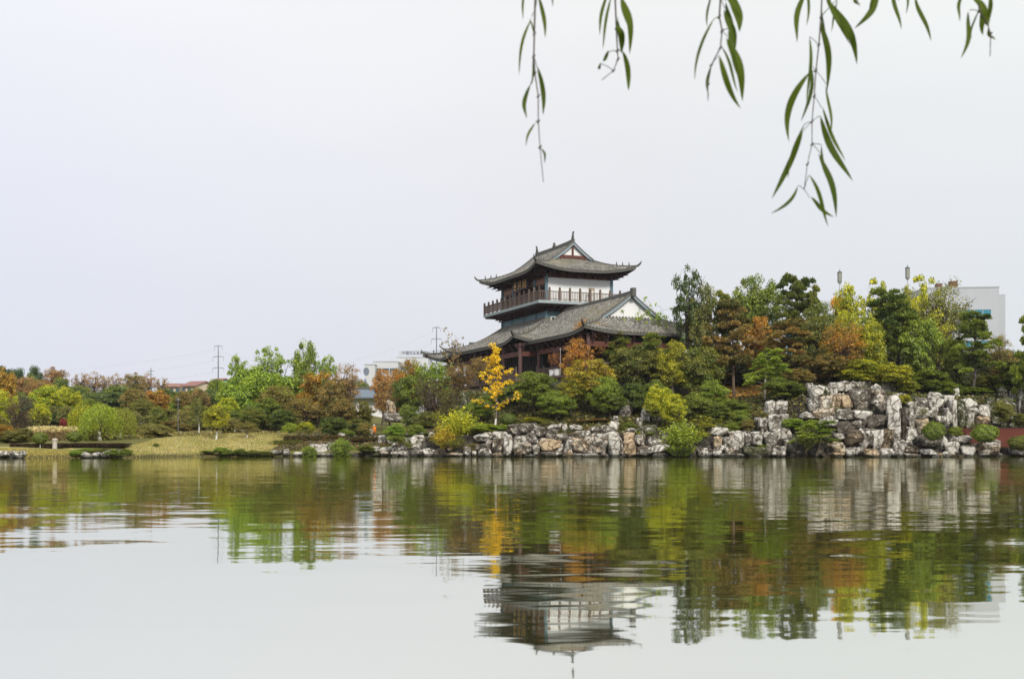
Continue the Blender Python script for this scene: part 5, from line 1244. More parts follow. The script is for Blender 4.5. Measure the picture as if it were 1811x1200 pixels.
# right-hand hill
for a, k in [
 ((1222,162,466,70,'airy',(.035,.062,.018),(.10,.15,.03),'tall dark leafy tree standing against the sky right of the pavilion'),dict(seed=0)),
 ((1246,161,496,56,'open',DG,OL2,'tall dark olive tree touching the tall leafy tree'),{}),
 ((1280,164,514,56,'pine',MG,OL2,'pine reaching right from the gap beside the tall leafy tree'),{}),
 ((1296,160,530,100,'pine',DG,BR2,'broad layered brown-tinged pine with a tall bare trunk'),dict(seed=1, bark=(.16,.11,.08))),
 ((1345,182,480,88,'open',MG,MG2,'tall open green tree on the skyline right of the layered pine'),dict(seed=3)),
 ((1318,184,492,56,'airy',MG,OL2,'thin-leaved tree left of the tall open green one'),{}),
 ((1404,174,484,88,'pine',(.05,.085,.022),(.15,.18,.04),'flat-topped dark pine against the sky'),dict(seed=2)),
 ((1438,172,508,50,'pine',MG,OL2,'small pine top right of the flat-topped one'),{}),
 ((1350,164,556,66,'open',BR,OR2,'rusty orange tree between the layered pines'),{}),
 ((1400,158,566,112,'pine',DG,BR2,'wide brown-green pine in the middle of the hill'),dict(seed=3)),
 ((1440,164,540,66,'open',DG,OL2,'dark olive tree above the wide brown-green pine'),{}),
 ((1358,152,618,78,'pine',MG,LG2,'low spreading pine with pale forked trunks above the orange slope'),dict(bark=(.42,.38,.32))),
 ((1478,176,514,44,'oval',OR,GO2,'small golden orange tree on the skyline under the left lantern lamp'),{}),
 ((1462,170,536,50,'round',DG,MG2,'dark rounded tree under the golden orange one'),{}),
 ((1500,174,498,66,'airy',YG,YG2,'yellow-green airy tree right of the left lantern lamp'),{}),
 ((1498,164,546,60,'round',MG,YG2,'yellow-green rounded tree below the airy one'),{}),
 ((1490,156,566,84,'bare',BR,OR2,'orange-brown twiggy tree above the flat-topped cliff'),{}),
 ((1552,180,490,72,'airy',YG,YG2,'pale yellow tree between the two lantern lamps'),{}),
 ((1582,162,514,120,'pine',(.055,.095,.022),(.17,.22,.045),'largest dark green pine on the right hill'),dict(seed=0)),
 ((1536,158,560,74,'open',MG,YG2,'mixed green tree left of the largest pine'),{}),
 ((1630,158,560,84,'open',MG,LG2,'leafy green tree right of the largest pine'),{}),
 ((1632,184,484,88,'airy',YG,YG2,'yellow-green tree right of the right lantern lamp'),{}),
 ((1600,180,500,60,'open',OL,YG2,'olive-yellow tree just below the right lantern lamp'),{}),
 ((1676,172,494,100,'bare',OL,OL2,'bare spreading tree in front of the white office block'),dict(seed=1)),
 ((1660,166,540,70,'sparse',OL,YG2,'sparse olive tree left of the white wall'),{}),
 ((1690,160,590,64,'bare',OL,LG2,'olive thin-leaved tree at the left of the office windows'),{}),
 ((1724,156,552,92,'pine',DG,MG2,'tall pine with tiered flat pads before the white office block'),dict(seed=1, bark=(.10,.09,.08))),
 ((1768,162,590,60,'bare',OL,BR2,'brown twiggy tree at the corner of the office block'),{}),
 ((1790,158,640,60,'pine',DG,MG2,'dark pine low at the right edge'),{}),
 ((1832,152,528,72,'pine',DG,MG2,'pine reaching in from the right edge'),{}),
 ((1806,162,656,70,'round',MG,LG2,'light green layered tree at the right edge above the cliff'),{}),
 ((1240,158,610,76,'round',MG,OL2,'olive green tree under the pair of tall skyline trees'),{}),
 ((1206,160,620,60,'open',DG,OL2,'dark olive tree right of the pavilion verandah'),{}),
 ((1262,150,672,60,'round',MG,LG2,'mid green bushy tree left of the orange slope'),{}),
 ((1232,147,690,60,'bush',OL,MG2,'olive bush above the bright white capping rock'),{}),
 ((1270,146,706,50,'bush',DG,MG2,'dark green bush right of the olive one'),{}),
 ((1300,147,702,56,'bush',DG,MG2,'dark bush at the foot of the orange slope'),{}),
 ((1308,144,722,44,'bush',LG,OL2,'lighter bush with yellow sprigs behind the low rock wall'),{}),
 ((1245,144,730,50,'thin',OL,YG2,'loose yellow and green shrub behind the low wall'),{}),
 ((1276,143,742,40,'thin',YG,OL2,'low yellowish shrub behind the low rock wall'),{}),
 ((1336,145,724,40,'thin',BR,OL2,'tawny grass clump beside the white boulder'),{}),
 ((1385,148,668,78,'round',DG,MG2,'dense dark round bush above the white boulder'),dict(seed=2)),
 ((1420,149,690,50,'bush',DG,DG2,'dark bush left of the flat-topped cliff'),{}),
 ((1412,152,650,60,'open',OL,BR2,'brown-green tree above the dark round bush'),{}),
 ((1462,156,624,90,'open',OL,BR2,'olive-brown tree behind the flat-topped cliff'),{}),
 ((1520,154,634,84,'open',MG,YG2,'yellow-leaved tree above the flat-topped cliff'),dict(seed=2)),
 ((1580,152,640,84,'open',OL,YG2,'olive tree with yellow leaves right of the bright white top rock'),dict(seed=0)),
 ((1604,152,668,44,'bush',YG,OL2,'yellow-green bush beside the white monolith top'),{}),
 ((1640,156,652,84,'round',DG,MG2,'dark leafy tree behind the right cliff'),{}),
 ((1672,155,670,60,'bush',MG,MG2,'mid green bush above the right cliff'),{}),
 ((1714,157,682,66,'round',MG,LG2,'light green rounded bush right of the little stone pinnacles'),{}),
 ((1740,160,660,60,'open',OL,OL2,'olive tree behind the light green rounded bush'),{}),
 ((1774,160,668,70,'bush',DG,MG2,'dark bush above the mossy cliff'),{}),
 ((1652,138.5,745,37,'ball',MG,MG2,'round clipped green shrub on the rocks, leftmost of three'),dict(ybase=776)),
 ((1742,142,750,44,'ball',MG,LG2,'round clipped green shrub before the red wall, middle of three'),dict(ybase=780)),
 ((1806,141,770,44,'ball',MG,OL2,'round clipped green shrub at the right edge, rightmost of three'),dict(ybase=794)),
 ((1444,138.6,742,76,'pine',MG,LG2,'low spreading juniper draped over the rocks of the cliff foot'),dict(seed=2, ybase=800)),
 ((1430,138,752,60,'spray',MG,OL2,'feathery green and brown shrub left of the juniper'),dict(seed=1, ybase=796)),
 ((1772,145.5,704,44,'bush',OL,OL2,'creeping plants hanging on the mossy cliff face'),dict(ybase=748)),
 ((1806,146,726,30,'bush',DG,OL2,'dark plants below the mossy cliff at the right edge'),dict(ybase=756)),
]: P_(*a, **k)
# weeds and small shrubs rooted in the rock joints
for a in [
 (862,146,772,26,'bush',OL,YG2,'small olive tuft on the rocks left of the bright upright stone',788),(936,146,752,30,'thin',OL,YG2,'loose weed on the long brown rock below the osmanthus',766),
 (990,145,756,26,'bush',OL,BR2,'tawny tuft between the pale slabs of the ginkgo wall',768),(1016,146,748,30,'thin',BR,OL2,'reddish weed tuft above the brown squared rock',768),
 (1048,145,752,34,'bush',BR,RU2,'russet weed mound on the wall left of the pale stone stack',768),(1112,145,744,28,'bush',OL,MG2,'green weeds right of the pale stone stack',764),
 (1140,143,758,30,'bush',MG,YG2,'green tuft under the white split rock',774),(1166,142.5,772,26,'thin',YG,LG2,'trailing yellow-green sprigs left of the drooping bush',796),
 (1250,143,744,32,'bush',OL,YG2,'olive tuft on the bright white capping rock',760),(1292,143,746,34,'bush',OL,LG2,'green-gold tuft behind the low wall blocks',766),
 (1322,142.5,738,30,'bush',BR,OL2,'dry grass tuft left of the sloping pale rock',764),(1402,142,736,44,'bush',LG,LG2,'light green creeper at the left shoulder of the cliff',758),
 (1424,141.5,748,30,'thin',OL,BR2,'brownish twigs left of the juniper on the cliff foot',785),(1476,143,716,26,'thin',OL,LG2,'small weeds on the cliff ledge under the ochre stones',736),
 (1548,145,694,24,'thin',OL,MG2,'small weeds in the joint left of the bright top rock',716),(1598,145,694,28,'bush',OL,YG2,'yellowish weeds behind the monolith shoulder',716),
 (1632,143,716,22,'thin',MG,OL2,'small green weeds in the right cliff joints',742),(1690,145,752,26,'bush',OL,LG2,'green tuft between the two nearest round shrubs',772),
 (1716,144,742,24,'thin',MG,OL2,'trailing weeds at the left end of the red wall',764),(700,145,768,30,'bush',OL,MG2,'grassy tuft on the left shoulder of the rock heap',784),
 (724,144.6,776,26,'thin',OL,LG2,'loose grass tuft in the middle of the rock heap',798),(648,146,784,34,'bush',MG,OL2,'green weeds at the left foot of the rock heap',800),
 (838,144.5,782,36,'bush',OL,BR2,'brown-olive scrub at the water edge right of the golden shrubs',803),(1346,141,782,24,'bush',OL,MG2,'small tuft low in the right wall',800),
]: P_(*a[:-1], ybase=a[-1], group='weeds growing in the rock joints')
# hedges and waterside plants
for a, k in [
 ((68,139,789,90,'hedge',(.035,.022,.03),PU2,'dark purple hedge left of the stone post'),{}),
 ((165,141,788,126,'hedge',(.035,.022,.03),PU2,'dark purple hedge right of the stone post'),{}),
 ((150,133,791,36,'bush',MG,LG2,'low green bush on the spit above the long pale rock'),{}),
 ((178,134,790,38,'bush',MG,OL2,'low green bush under the biggest willow trunk'),{}),
 ((200,133,792,34,'bush',MG,LG2,'low green bush on the spit under the right-hand willow'),{}),
 ((224,132,792,28,'bush',DG,MG2,'dark green clump at the right end of the spit'),dict(ybase=808)),
 ((134,131,794,26,'bush',LG,LG2,'light green clump at the left end of the spit'),{}),
 ((510,154,779,50,'hedge',DG,OL2,'clipped dark hedge, lower left of the reddish hedges'),{}),
 ((560,157,770,110,'hedge',DG,RU,'long sloping hedge with a reddish top behind the boulders'),{}),
 ((665,153,773,90,'hedge',DG,RU,'reddish-topped hedge in front of the person in orange'),{}),
 ((604,146,772,40,'bush',MG,LG2,'green clump between the landing boulders'),{}),
 ((548,145,784,26,'bush',MG,LG2,'small green clump left of the big pale landing boulder'),{}),
 ((396,144,788,34,'bush',MG,LG2,'leafy green clump at the water edge of the lawn'),{}),
 ((424,145,792,30,'bush',DG,MG2,'dark green waterside plants right of the leafy clump'),{}),
 ((446,145.5,794,30,'bush',MG,OL2,'green waterside plants between two darker clumps at the lawn end'),{}),
 ((468,146,795,32,'bush',DG,OL2,'dark waterside plants at the right end of the lawn'),{}),
 ((368,144,795,30,'bush',OL,MG2,'low tufts at the water edge of the lawn'),{}),
 ((276,144,803,12,'bush',MG,MG2,'tiny tuft at the edge of the lawn shore'),{}),
 ((752,149,766,36,'bush',MG,OL2,'grassy tuft on top of the rock heap'),{}),
]: P_(*a, **k)

# background woods that read as one mass
def mass(name, spots, c1, c2, label, seed):
    rs = np.random.RandomState(seed); Vs = []; Fs = []; Ts = []; n = 0
    for (X, Y, z, H, w_) in spots:
        _, _, w0, V, F, T = proto(('bush', 'open')[rs.randint(2)], rs.randint(4))
        a = rs.rand() * 6.28; R = np.array([[math.cos(a), -math.sin(a), 0], [math.sin(a), math.cos(a), 0], [0, 0, 1]])
        sel = np.sort(rs.permutation(len(F))[: len(F) // 2]); v = V.reshape(-1, 4, 3)[sel] * np.array([w_ / w0, w_ / w0, H / 10]); 
        c_ = v.mean(1, keepdims=True); v = c_ + (v - c_) * 1.45
        v = v.reshape(-1, 3) @ R.T + np.array([X, Y, z]); Vs.append(v); Fs.append(np.arange(len(v)).reshape(-1, 4) + n); n += len(v)
        Ts.append(np.clip(T[sel] * .5 + rs.rand() * .5, 0, 1))
    o = link(name, mesh_np(name, np.concatenate(Vs), np.concatenate(Fs), [LEAF], tone=np.concatenate(Ts)))
    o['c1'] = c1; o['c2'] = c2; tag(o, label, 'woods', None, 'stuff'); return o
sp = []
for i in range(120):
    Y = rnd.uniform(215, 330); px = rnd.uniform(-60, 640); X = X_at(px, Y); z = ground(X, Y)
    H = rnd.uniform(6, 8.5); top = Z_at(682 if px < 130 else 692 if px < 420 else 668, Y); H = min(H, max(3, top - z)); sp.append((X, Y, z - .6, H + .6, rnd.uniform(5, 8)))
mass('hillside_woods', sp, (.07, .12, .045), (.20, .23, .09), 'mixed autumn woods covering the hill behind the left bank', 5)
sp = []
for i in range(190):
    px = rnd.uniform(1225, 1880); Y = rnd.uniform(172, 215); X = X_at(px, Y); z = ground(X, Y); H = min(rnd.uniform(5, 9), max(3, Z_at(612, Y) - z)); sp.append((X, Y, z - .6, H, rnd.uniform(5, 8)))
mass('hill_thicket', sp, (.032, .055, .02), (.13, .14, .04), 'dark thicket filling the hill behind the right-hand trees', 6)
def cover(name, x0, x1, d0, d1, n, size, c1, c2, label, seed, cond=None):
    rs = np.random.RandomState(seed); P = []
    while len(P) < n:
        x = rs.uniform(x0, x1); d = rs.uniform(d0, d1); 
        if cond and not cond(x, Ys(x) + d): continue
        P.append((x, Ys(x) + d, ground(x, Ys(x) + d) + size * .3 * rs.rand()))
    P = np.array(P); m = len(P); nn = unit(m, rs) * .8 + np.array([0, -.3, .9]); U = np.cross(nn, unit(m, rs)); U /= np.linalg.norm(U, axis=1, keepdims=True); W = np.cross(nn / np.linalg.norm(nn, axis=1, keepdims=True), U)
    s = size * (.5 + rs.rand(m, 1)); V, F, T = quads(P, U * s * .5, W * s * .4, rs.rand(m))
    o = link(name, mesh_np(name, V, F, [LEAF], tone=T)); o['c1'] = c1; o['c2'] = c2; tag(o, label, 'ground cover', None, 'stuff'); return o
cover('undergrowth', -10, 70, 3, 26, 34000, .40, (.05, .07, .02), (.18, .16, .05), 'low leafy undergrowth on the slope between the rocks and the trees', 11, lambda x, y: not (24 < x < 36 and y > 160))
cover('fallen_leaves', 25, 38, 16, 44, 6000, .3, (.30, .17, .04), (.55, .36, .10), 'orange fallen leaves on the open slope behind the low rock wall', 12)
cover('bank_plants', -30, -8, 2.5, 22, 14000, .36, (.05, .075, .02), (.17, .10, .05), 'low red and green ground cover behind the landing', 13)
sp = []
for i in range(150):
    Y = rnd.uniform(142, 205); px = rnd.uniform(-40, 640); X = X_at(px, Y)
    if Y < Ys(X) + (27 if px > 345 else 8 + max(0, px - 235) * .17 if px > 235 else 14) or (45 < px < 132 and Y < 153): continue
    z = ground(X, Y); sp.append((X, Y, z - .5, rnd.uniform(1.6, 4.2) if Y > 165 else rnd.uniform(1.3, 2.4), rnd.uniform(2.4, 4.0)))
mass('scrub', sp, (.12, .14, .04), (.30, .27, .11), 'low brown and olive scrub between the lawn and the hillside trees', 8)
cover('field_grass', -75, -24, 22, 55, 16000, .34, (.12, .12, .035), (.26, .21, .09), 'rough straw-coloured grass between lawn and woods', 14)
def turf(name, spots, seed, label):
    rs = np.random.RandomState(seed); P = np.array(spots); m = len(P); U = np.array([0, 0, 1.0]) + rs.normal(size=(m, 3)) * .35; W = np.cross(U, unit(m, rs)); W /= np.linalg.norm(W, axis=1, keepdims=True)
    V, F, T = quads(P, U * .06 * (.5 + rs.rand(m, 1)), W * .035, rs.rand(m))
    o = link(name, mesh_np(name, V, F, [LEAF], tone=T)); o['c1'] = (.22, .20, .07); o['c2'] = (.40, .34, .15); tag(o, label, 'grass', None, 'stuff')
G = []
rs = np.random.RandomState(3)
for i in range(26000):
    x = rs.uniform(-60, -29); d = (20 if x > -46 else 8) * rs.rand() ** 1.2 + .15; y = Ys(x) + d; G.append((x, y, ground(x, y) + .05))
turf('lawn_grass', G, 4, 'short straw-green lawn grass on the left bank')

# ------------------------------------------------------------------ buildings beyond
CONC = plain('white_facade', (.56, .57, .58), .8, .06, .1); GREYW = plain('grey_facade', (.45, .47, .48), .8, .1, .2)
GLT = plain('teal_glass', (.03, .22, .30), .25, .3, .12, .5); DKG = plain('dark_glass', (.06, .11, .13), .25, .4, .2, .5)
REDR = plain('red_roof', (.30, .155, .13), .8, .25, .3); CREAM = plain('cream_wall', (.62, .52, .38), .85, .1, .3); AQUA = plain('aqua_wall', (.30, .50, .50), .8, .1, .3)
def building(name, label, cat='building'):
    o = empty(name); tag(o, label, cat); return o
# white office block on the right, turned a little so that its flank shows
Y0 = 270.0
b = empty('office_block', (X_at(1767, Y0), Y0, ground(X_at(1767, Y0), Y0))); b.rotation_euler = (0, 0, math.radians(-7)); tag(b, 'large white office block with teal window bands behind the right-hand trees', 'building')
bz = b.location.z; top = Z_at(508, Y0) - bz
def zz(py): return Z_at(py, Y0) - bz
OFFW = plain('office_cladding', (.47, .49, .51), .8, .05, .1)
mb = MB(); mb.box(-17, 0, -3, 0, 22, top); wallo = mb.build('wall', OFFW, b)
mb = MB(); mb.box(-17.1, -.1, top, .1, 22.1, top + .25); mb.build('parapet', GREYW, wallo)
mb = MB(); mb.box(0.02, 3, -3, 2.2, 20, top - 1.2); mb.build('stair_wing', OFFW, b)
mb = MB(); mb.box(-50, 3, -3, -17.02, 22, zz(566)); mb.build('low_wing', OFFW, b)
mb = MB(); mb.box(-10.2, 2, top, -8.6, 4, top + 1.9); mb.box(-13, 3, top, -11.7, 5, top + 1.5); mb.build('roof_tank', plain('brick_red', (.16, .08, .06), .8, .2, 1), b)
for i, (x0, x1, ya, yb, mt) in enumerate([(-12.5, -1.8, 547, 560, GLT), (-12.5, -2.5, 574, 588, DKG), (-12.5, -2.2, 602, 616, GLT), (-12.5, -2.2, 630, 646, GLT)]):
    mb = MB(); mb.box(x0, -.06, zz(yb), x1, .02, zz(ya)); w_ = mb.build('window_band', mt, b)
    mb = MB()
    for k in range(1, 6): mb.box(x0 + (x1 - x0) * k / 6 - .06, -.1, zz(yb), x0 + (x1 - x0) * k / 6 + .06, -.04, zz(ya))
    mb.box(x0 - .1, -.12, zz(ya), x1 + .1, -.02, zz(ya) + .15); mb.build('mullions', GREYW, w_)
for i, (x0, x1) in enumerate([(-47, -44), (-41, -38), (-35, -31), (-29, -25), (-23, -19)]):
    for (ya, yb) in ((574, 590), (604, 622), (636, 652)):
        mb = MB(); mb.box(x0, 2.9, zz(yb), x1, 3.02, zz(ya)); w_ = mb.build('window', GLT, b)
        mb = MB(); mb.box((x0 + x1) / 2 - .06, 2.84, zz(yb), (x0 + x1) / 2 + .06, 2.92, zz(ya)); mb.build('mullion', GREYW, w_)
# white buildings in the centre
def block(px0, px1, ytop, Y, name, label, depth=18, mat=CONC, bands=(), bandmat=DKG):
    X0, X1 = X_at(px0, Y), X_at(px1, Y); z0 = ground(X0, Y) - 2
    o = empty(name, ((X0 + X1) / 2, Y, z0)); tag(o, label, 'building'); hw = (X1 - X0) / 2; tz = Z_at(ytop, Y) - z0
    mb = MB(); mb.box(-hw, 0, 0, hw, depth, tz); w_ = mb.build('wall', mat, o)
    mb = MB(); mb.box(-hw - .15, -.15, tz, hw + .15, depth + .15, tz + .35); mb.build('parapet', GREYW, w_)
    for (a, c_) in bands:
        mb = MB(); mb.box(-hw * .9, -.1, Z_at(c_, Y) - z0, hw * .9, .03, Z_at(a, Y) - z0); q = mb.build('window_band', bandmat, o)
        mb = MB(); n = max(3, int(hw * 2 / 3))
        for k in range(n + 1): mb.box(-hw * .9 + hw * 1.8 * k / n - .12, -.16, Z_at(c_, Y) - z0, -hw * .9 + hw * 1.8 * k / n + .12, -.08, Z_at(a, Y) - z0)
        mb.build('mullions', CONC, q)
    return o, hw, tz
bo, hw, tz = block(645, 663, 645, 405, 'tower_block', 'white slab building with an oval emblem left of the sign building', 20)
mb = MB(); n = 20
mb.add([(-1.2 + 1.0 * math.cos(6.283 * k / n), -.12, tz - 2.2 + 1.35 * math.sin(6.283 * k / n)) for k in range(n)], [tuple(range(n))]); mb.build('emblem', plain('emblem_grey', (.16, .19, .24), .5, .1, 1), bo)
block(660, 704, 640, 410, 'office_wing', 'white building with green window bands between emblem slab and sign building', 18, CONC, ((651, 657), (666, 671), (679, 684)))
bo, hw, tz = block(702, 757, 632, 420, 'bank_building', 'white building carrying rooftop sign letters left of the pavilion', 22, CONC, ((648, 654), (664, 670), (680, 686)))
sg = MB()
for k in range(12): sg.beam((-hw + .6 + k * (2 * hw - 1.2) / 11, 1, tz), (-hw + .6 + k * (2 * hw - 1.2) / 11, 1, tz + 2.6), .08, .08)
sg.beam((-hw + .5, 1, tz + 1.1), (hw - .5, 1, tz + 1.1), .08, .08); sg.beam((-hw + .5, 1, tz + 2.4), (hw - .5, 1, tz + 2.4), .08, .08)
so = sg.build('sign_frame', GREYW, bo)
cu = bpy.data.curves.new('sign_lettering', 'FONT'); cu.body = '中国农业发展银行'; cu.size = 1.25; cu.extrude = .03; cu.align_x = 'CENTER'; cu.offset = .02
for _f in bpy.data.fonts: pass
_t = bpy.data.objects.new('sign_tmp', cu); C.objects.link(_t); bpy.context.view_layer.update(); _me = bpy.data.meshes.new_from_object(_t.evaluated_get(bpy.context.evaluated_depsgraph_get())); bpy.data.objects.remove(_t); _me.materials.clear(); _me.materials.append(plain('sign_dark', (.05, .05, .06), .6, .1, 1)); to = link('sign_lettering', _me, so); to.location = (1.2, .85, tz + 1.25); to.rotation_euler = (math.radians(90), 0, 0)

mb = MB(); mb.tube([(-hw + 1.2, .9, tz + 1.7), (-hw + 1.2, .8, tz + 1.7)], .5, 14); mb.build('sign_emblem', GREYW, so)
block(757, 800, 644, 415, 'annex_building', 'pale building with blue-grey window bands just left of the pavilion eaves', 18, CONC, ((652, 664), (674, 682)))
# long grey roof and white gable house
Yr = 232; X0, X1 = X_at(588, Yr), X_at(712, Yr); z0 = ground(X0, Yr)
o = empty('roofed_corridor', ((X0 + X1) / 2, Yr, z0)); tag(o, 'long low building with a slate grey roof behind the trees left of the pavilion', 'building'); hw = (X1 - X0) / 2; ze = Z_at(700, Yr) - z0; zr_ = Z_at(686, Yr) - z0
mb = MB(); mb.box(-hw + .6, 1, 0, hw - .6, 6, ze); mb.build('wall', WHITEW, o)
mb = MB(); mb.prism([(-1, ze - .2), (3.5, zr_), (8, ze - .2), (8, ze - .45), (3.5, zr_ - .3), (-1, ze - .45)], (0, 0, 0), (0, 1, 0), (0, 0, 1), 2 * hw); ro = mb.build('roof', plain('slate_roof', (.17, .21, .25), .8, .2, .4), o)
mb = MB(); mb.box(-hw, 3.25, zr_ - .05, hw, 3.75, zr_ + .35); mb.build('roof_ridge', RIDGE, ro)
# little spire
Yp = 350; mb = MB(); z0 = 8; zt = Z_at(668, Yp); mb.lathe([(1.3, z0), (1.3, Z_at(686, Yp)), (1.5, Z_at(685, Yp)), (.5, Z_at(676, Yp)), (.05, zt)], X_at(646, Yp), Yp, 8)
s_ = mb.build('spire', plain('spire_slate', (.16, .20, .26), .7, .2, .5)); tag(s_, 'small pointed slate spire beside the emblem slab', 'spire')
# villas with red roofs
def villa(pxa, pxb, yr, ye, Y, label, wall, flip=0):
    X0, X1 = X_at(pxa, Y), X_at(pxb, Y); zb = ground(X0, Y) - 1; o = empty('villa', ((X0 + X1) / 2, Y, zb)); tag(o, label, 'house', 'red-roofed villas on the hill'); hw = (X1 - X0) / 2
    ze, zr = Z_at(ye, Y) - zb, Z_at(yr, Y) - zb
    mb = MB(); mb.box(-hw + .4, .5, 0, hw - .4, 9, ze)
    mb.prism([(.5, ze), (4.75, zr - .25), (9, ze)], (hw - .55, 0, 0), (0, 1, 0), (0, 0, 1), .3); mb.prism([(.5, ze), (4.75, zr - .25), (9, ze)], (-hw + .55, 0, 0), (0, 1, 0), (0, 0, 1), .3)
    mb.build('wall', wall, o)
    mb = MB(); mb.prism([(-.2, ze - .2), (4.75, zr), (9.7, ze - .2), (9.7, ze - .45), (4.75, zr - .3), (-.2, ze - .45)], (0, 0, 0), (0, 1, 0), (0, 0, 1), 2 * hw); mb.build('roof', REDR, o)
    for k in range(3):
        x = -hw + hw * 2 * (k + .5) / 3; mb = MB(); mb.box(x - .5, .42, ze - 2.2, x + .5, .52, ze - .9); mb.build('window', DKG, o)
    return o
villa(288, 318, 676, 681, 335, 'red-roofed villa at the left of the row below the skyline mast', CREAM).rotation_euler = (0, 0, .1)
v_ = villa(316, 350, 672, 680, 330, 'widest red-roofed villa with a cream gable end', CREAM); v_.rotation_euler = (0, 0, -.35)
villa(360, 382, 667, 676, 340, 'small red-roofed aqua house below the left pylon', AQUA).rotation_euler = (0, 0, -.5)
# pylons, mast and wires
STEEL = plain('steel', (.17, .19, .21), .6, .15, 1, .4, .3)
def pylon(px, ytop, Y, label, arms):
    X = X_at(px, Y); zb = ground(X, Y) - 1; H = Z_at(ytop, Y) - zb; o = empty('pylon', (X, Y, zb)); tag(o, label, 'pylon', 'power line pylons')
    mb = MB(); mb.tube([(0, 0, 0), (0, 0, H)], [.4, .13], 8); mb.build('mast', STEEL, o)
    tips = []
    for zf, w_ in arms:
        z = H - zf; mb = MB(); mb.beam((-w_, 0, z), (w_, 0, z), .15, .15); mb.beam((-w_, 0, z), (0, 0, z + .45), .08, .08); mb.beam((w_, 0, z), (0, 0, z + .45), .08, .08)
        for s_ in (-w_, w_): mb.tube([(s_, 0, z), (s_, 0, z - 1.6)], .05, 5); tips.append(Vector((X + s_, Y, zb + z - 1.6)))
        mb.build('cross_arm', STEEL, o)
    return tips
t1 = pylon(386, 611, 450, 'slim grey power pylon left of the light green grove', ((.2, 1.5), (4.2, 2.0), (8.5, 2.1)))
t2 = pylon(772, 578, 430, 'slim grey power pylon left of the pavilion roof', ((.3, 1.4), (4.4, 1.9), (8.8, 2.0)))
mb = MB(); Ym = 330; X = X_at(267, Ym); mb.tube([(X, Ym, 8), (X, Ym, Z_at(650, Ym))], [.2, .1], 6); mb.beam((X - .9, Ym, Z_at(656, Ym)), (X + .9, Ym, Z_at(656, Ym)), .12, .12); mb.beam((X - .7, Ym, Z_at(662, Ym)), (X + .7, Ym, Z_at(662, Ym)), .12, .12)
q = mb.build('mast', STEEL); tag(q, 'thin dark mast above the orange-red skyline trees', 'mast')
for i, (a, b_) in enumerate(zip(t1, t2)):
    for end in (0, 1):
        if end == 0: A, B = a, b_
        else: A, B = a, a + Vector((-150, 30, -4))
        if end == 1 and i % 2: continue
        if end == 0 and i % 2: continue
        pts = [A.lerp(B, t / 14) - Vector((0, 0, 9 * math.sin(math.pi * t / 14) * (.6 if end else 1))) for t in range(15)]
        mb = MB(); mb.tube(pts, .012, 4); w_ = mb.build('power_line', STEEL)
        tag(w_, ('power line strung between the two pylons, ' if end == 0 else 'power line running left from the left pylon, ') + ('top one', 'top one', 'middle one', 'middle one', 'lowest one', 'lowest one')[i], 'cable', 'power lines')
# lantern lamps
LANT = plain('lantern_panel', (.38, .38, .30), .5, .1, 2)
def lamp(px, ytop, ybot, Y, lab):
    X = X_at(px, Y); zb = ground(X, Y); zt = Z_at(ytop, Y) - zb; z0 = Z_at(ybot, Y) - zb; o = empty('lantern_lamp', (X, Y, zb)); tag(o, lab, 'street lamp', 'tall lantern lamps on the hill')
    mb = MB(); mb.tube([(0, 0, 0), (0, 0, z0 - .3)], [.14, .09], 8); mb.lathe([(.09, z0 - .35), (.25, z0 - .1), (.3, z0)], 0, 0, 8); mb.build('pole', plain('lamp_pole', (.5, .52, .5), .5, .1, 1), o)
    h = mb = MB(); hh = (zt - z0) * .74; mb.lathe([(.32, z0 + .05), (.34, z0 + hh)], 0, 0, 8); lh = mb.build('lantern', LANT, o)
    mb = MB()
    for k in range(8):
        a = k * math.pi / 4; mb.tube([(.345 * math.cos(a), .345 * math.sin(a), z0), (.365 * math.cos(a), .365 * math.sin(a), z0 + hh)], .025, 4)
    mb.lathe([(.42, z0 + hh), (.44, z0 + hh + .08), (.1, z0 + hh + .25), (.05, zt)], 0, 0, 8); mb.lathe([(.36, z0 - .02), (.36, z0 + .06)], 0, 0, 8); mb.build('lantern_cap', STEEL, lh)
lamp(1485, 476, 499, 200, 'tall lantern lamp on the skyline above the golden orange tree, left of two')
lamp(1605, 468, 492, 200, 'tall lantern lamp on the skyline above the yellow-green trees, right of two')
# stone posts, sign board
mb = MB(); mb.lathe([(.28, 0), (.26, .9), (.34, .95), (.34, 1.1), (.2, 1.2)], 0, 0, 8); X = X_at(97, 138); q = mb.build('stone_post', plain('post_stone', (.5, .45, .38), .9, .15, 1), loc=(X, 138, ground(X, 138))); tag(q, 'short pale stone post in the gap of the purple hedge', 'post')
mb = MB(); X = X_at(238, 178); g_ = ground(X, 178); mb.box(-1.1, 0, .7, 1.1, .1, 2.2); q = mb.build('notice_board', plain('board_blue', (.35, .42, .48), .6, .15, 1), loc=(X, 178, g_)); tag(q, 'pale blue-grey notice board behind the right-hand willow', 'board')
mb = MB(); mb.box(-1.0, .02, 0, -.9, .12, .7); mb.box(.9, .02, 0, 1.0, .12, .7); mb.build('board_legs', STEEL, q)
mb = MB(); X = X_at(315, 170); mb.tube([(0, 0, 0), (0, 0, 4.6)], [.06, .04], 6); mb.lathe([(.12, 4.6), (.2, 4.7), (.16, 4.9), (.03, 5.0)], 0, 0, 8); q = mb.build('lamp_post', STEEL, loc=(X, 170, ground(X, 170))); tag(q, 'thin dark lamp post on the lawn right of the oval tree', 'lamp post')

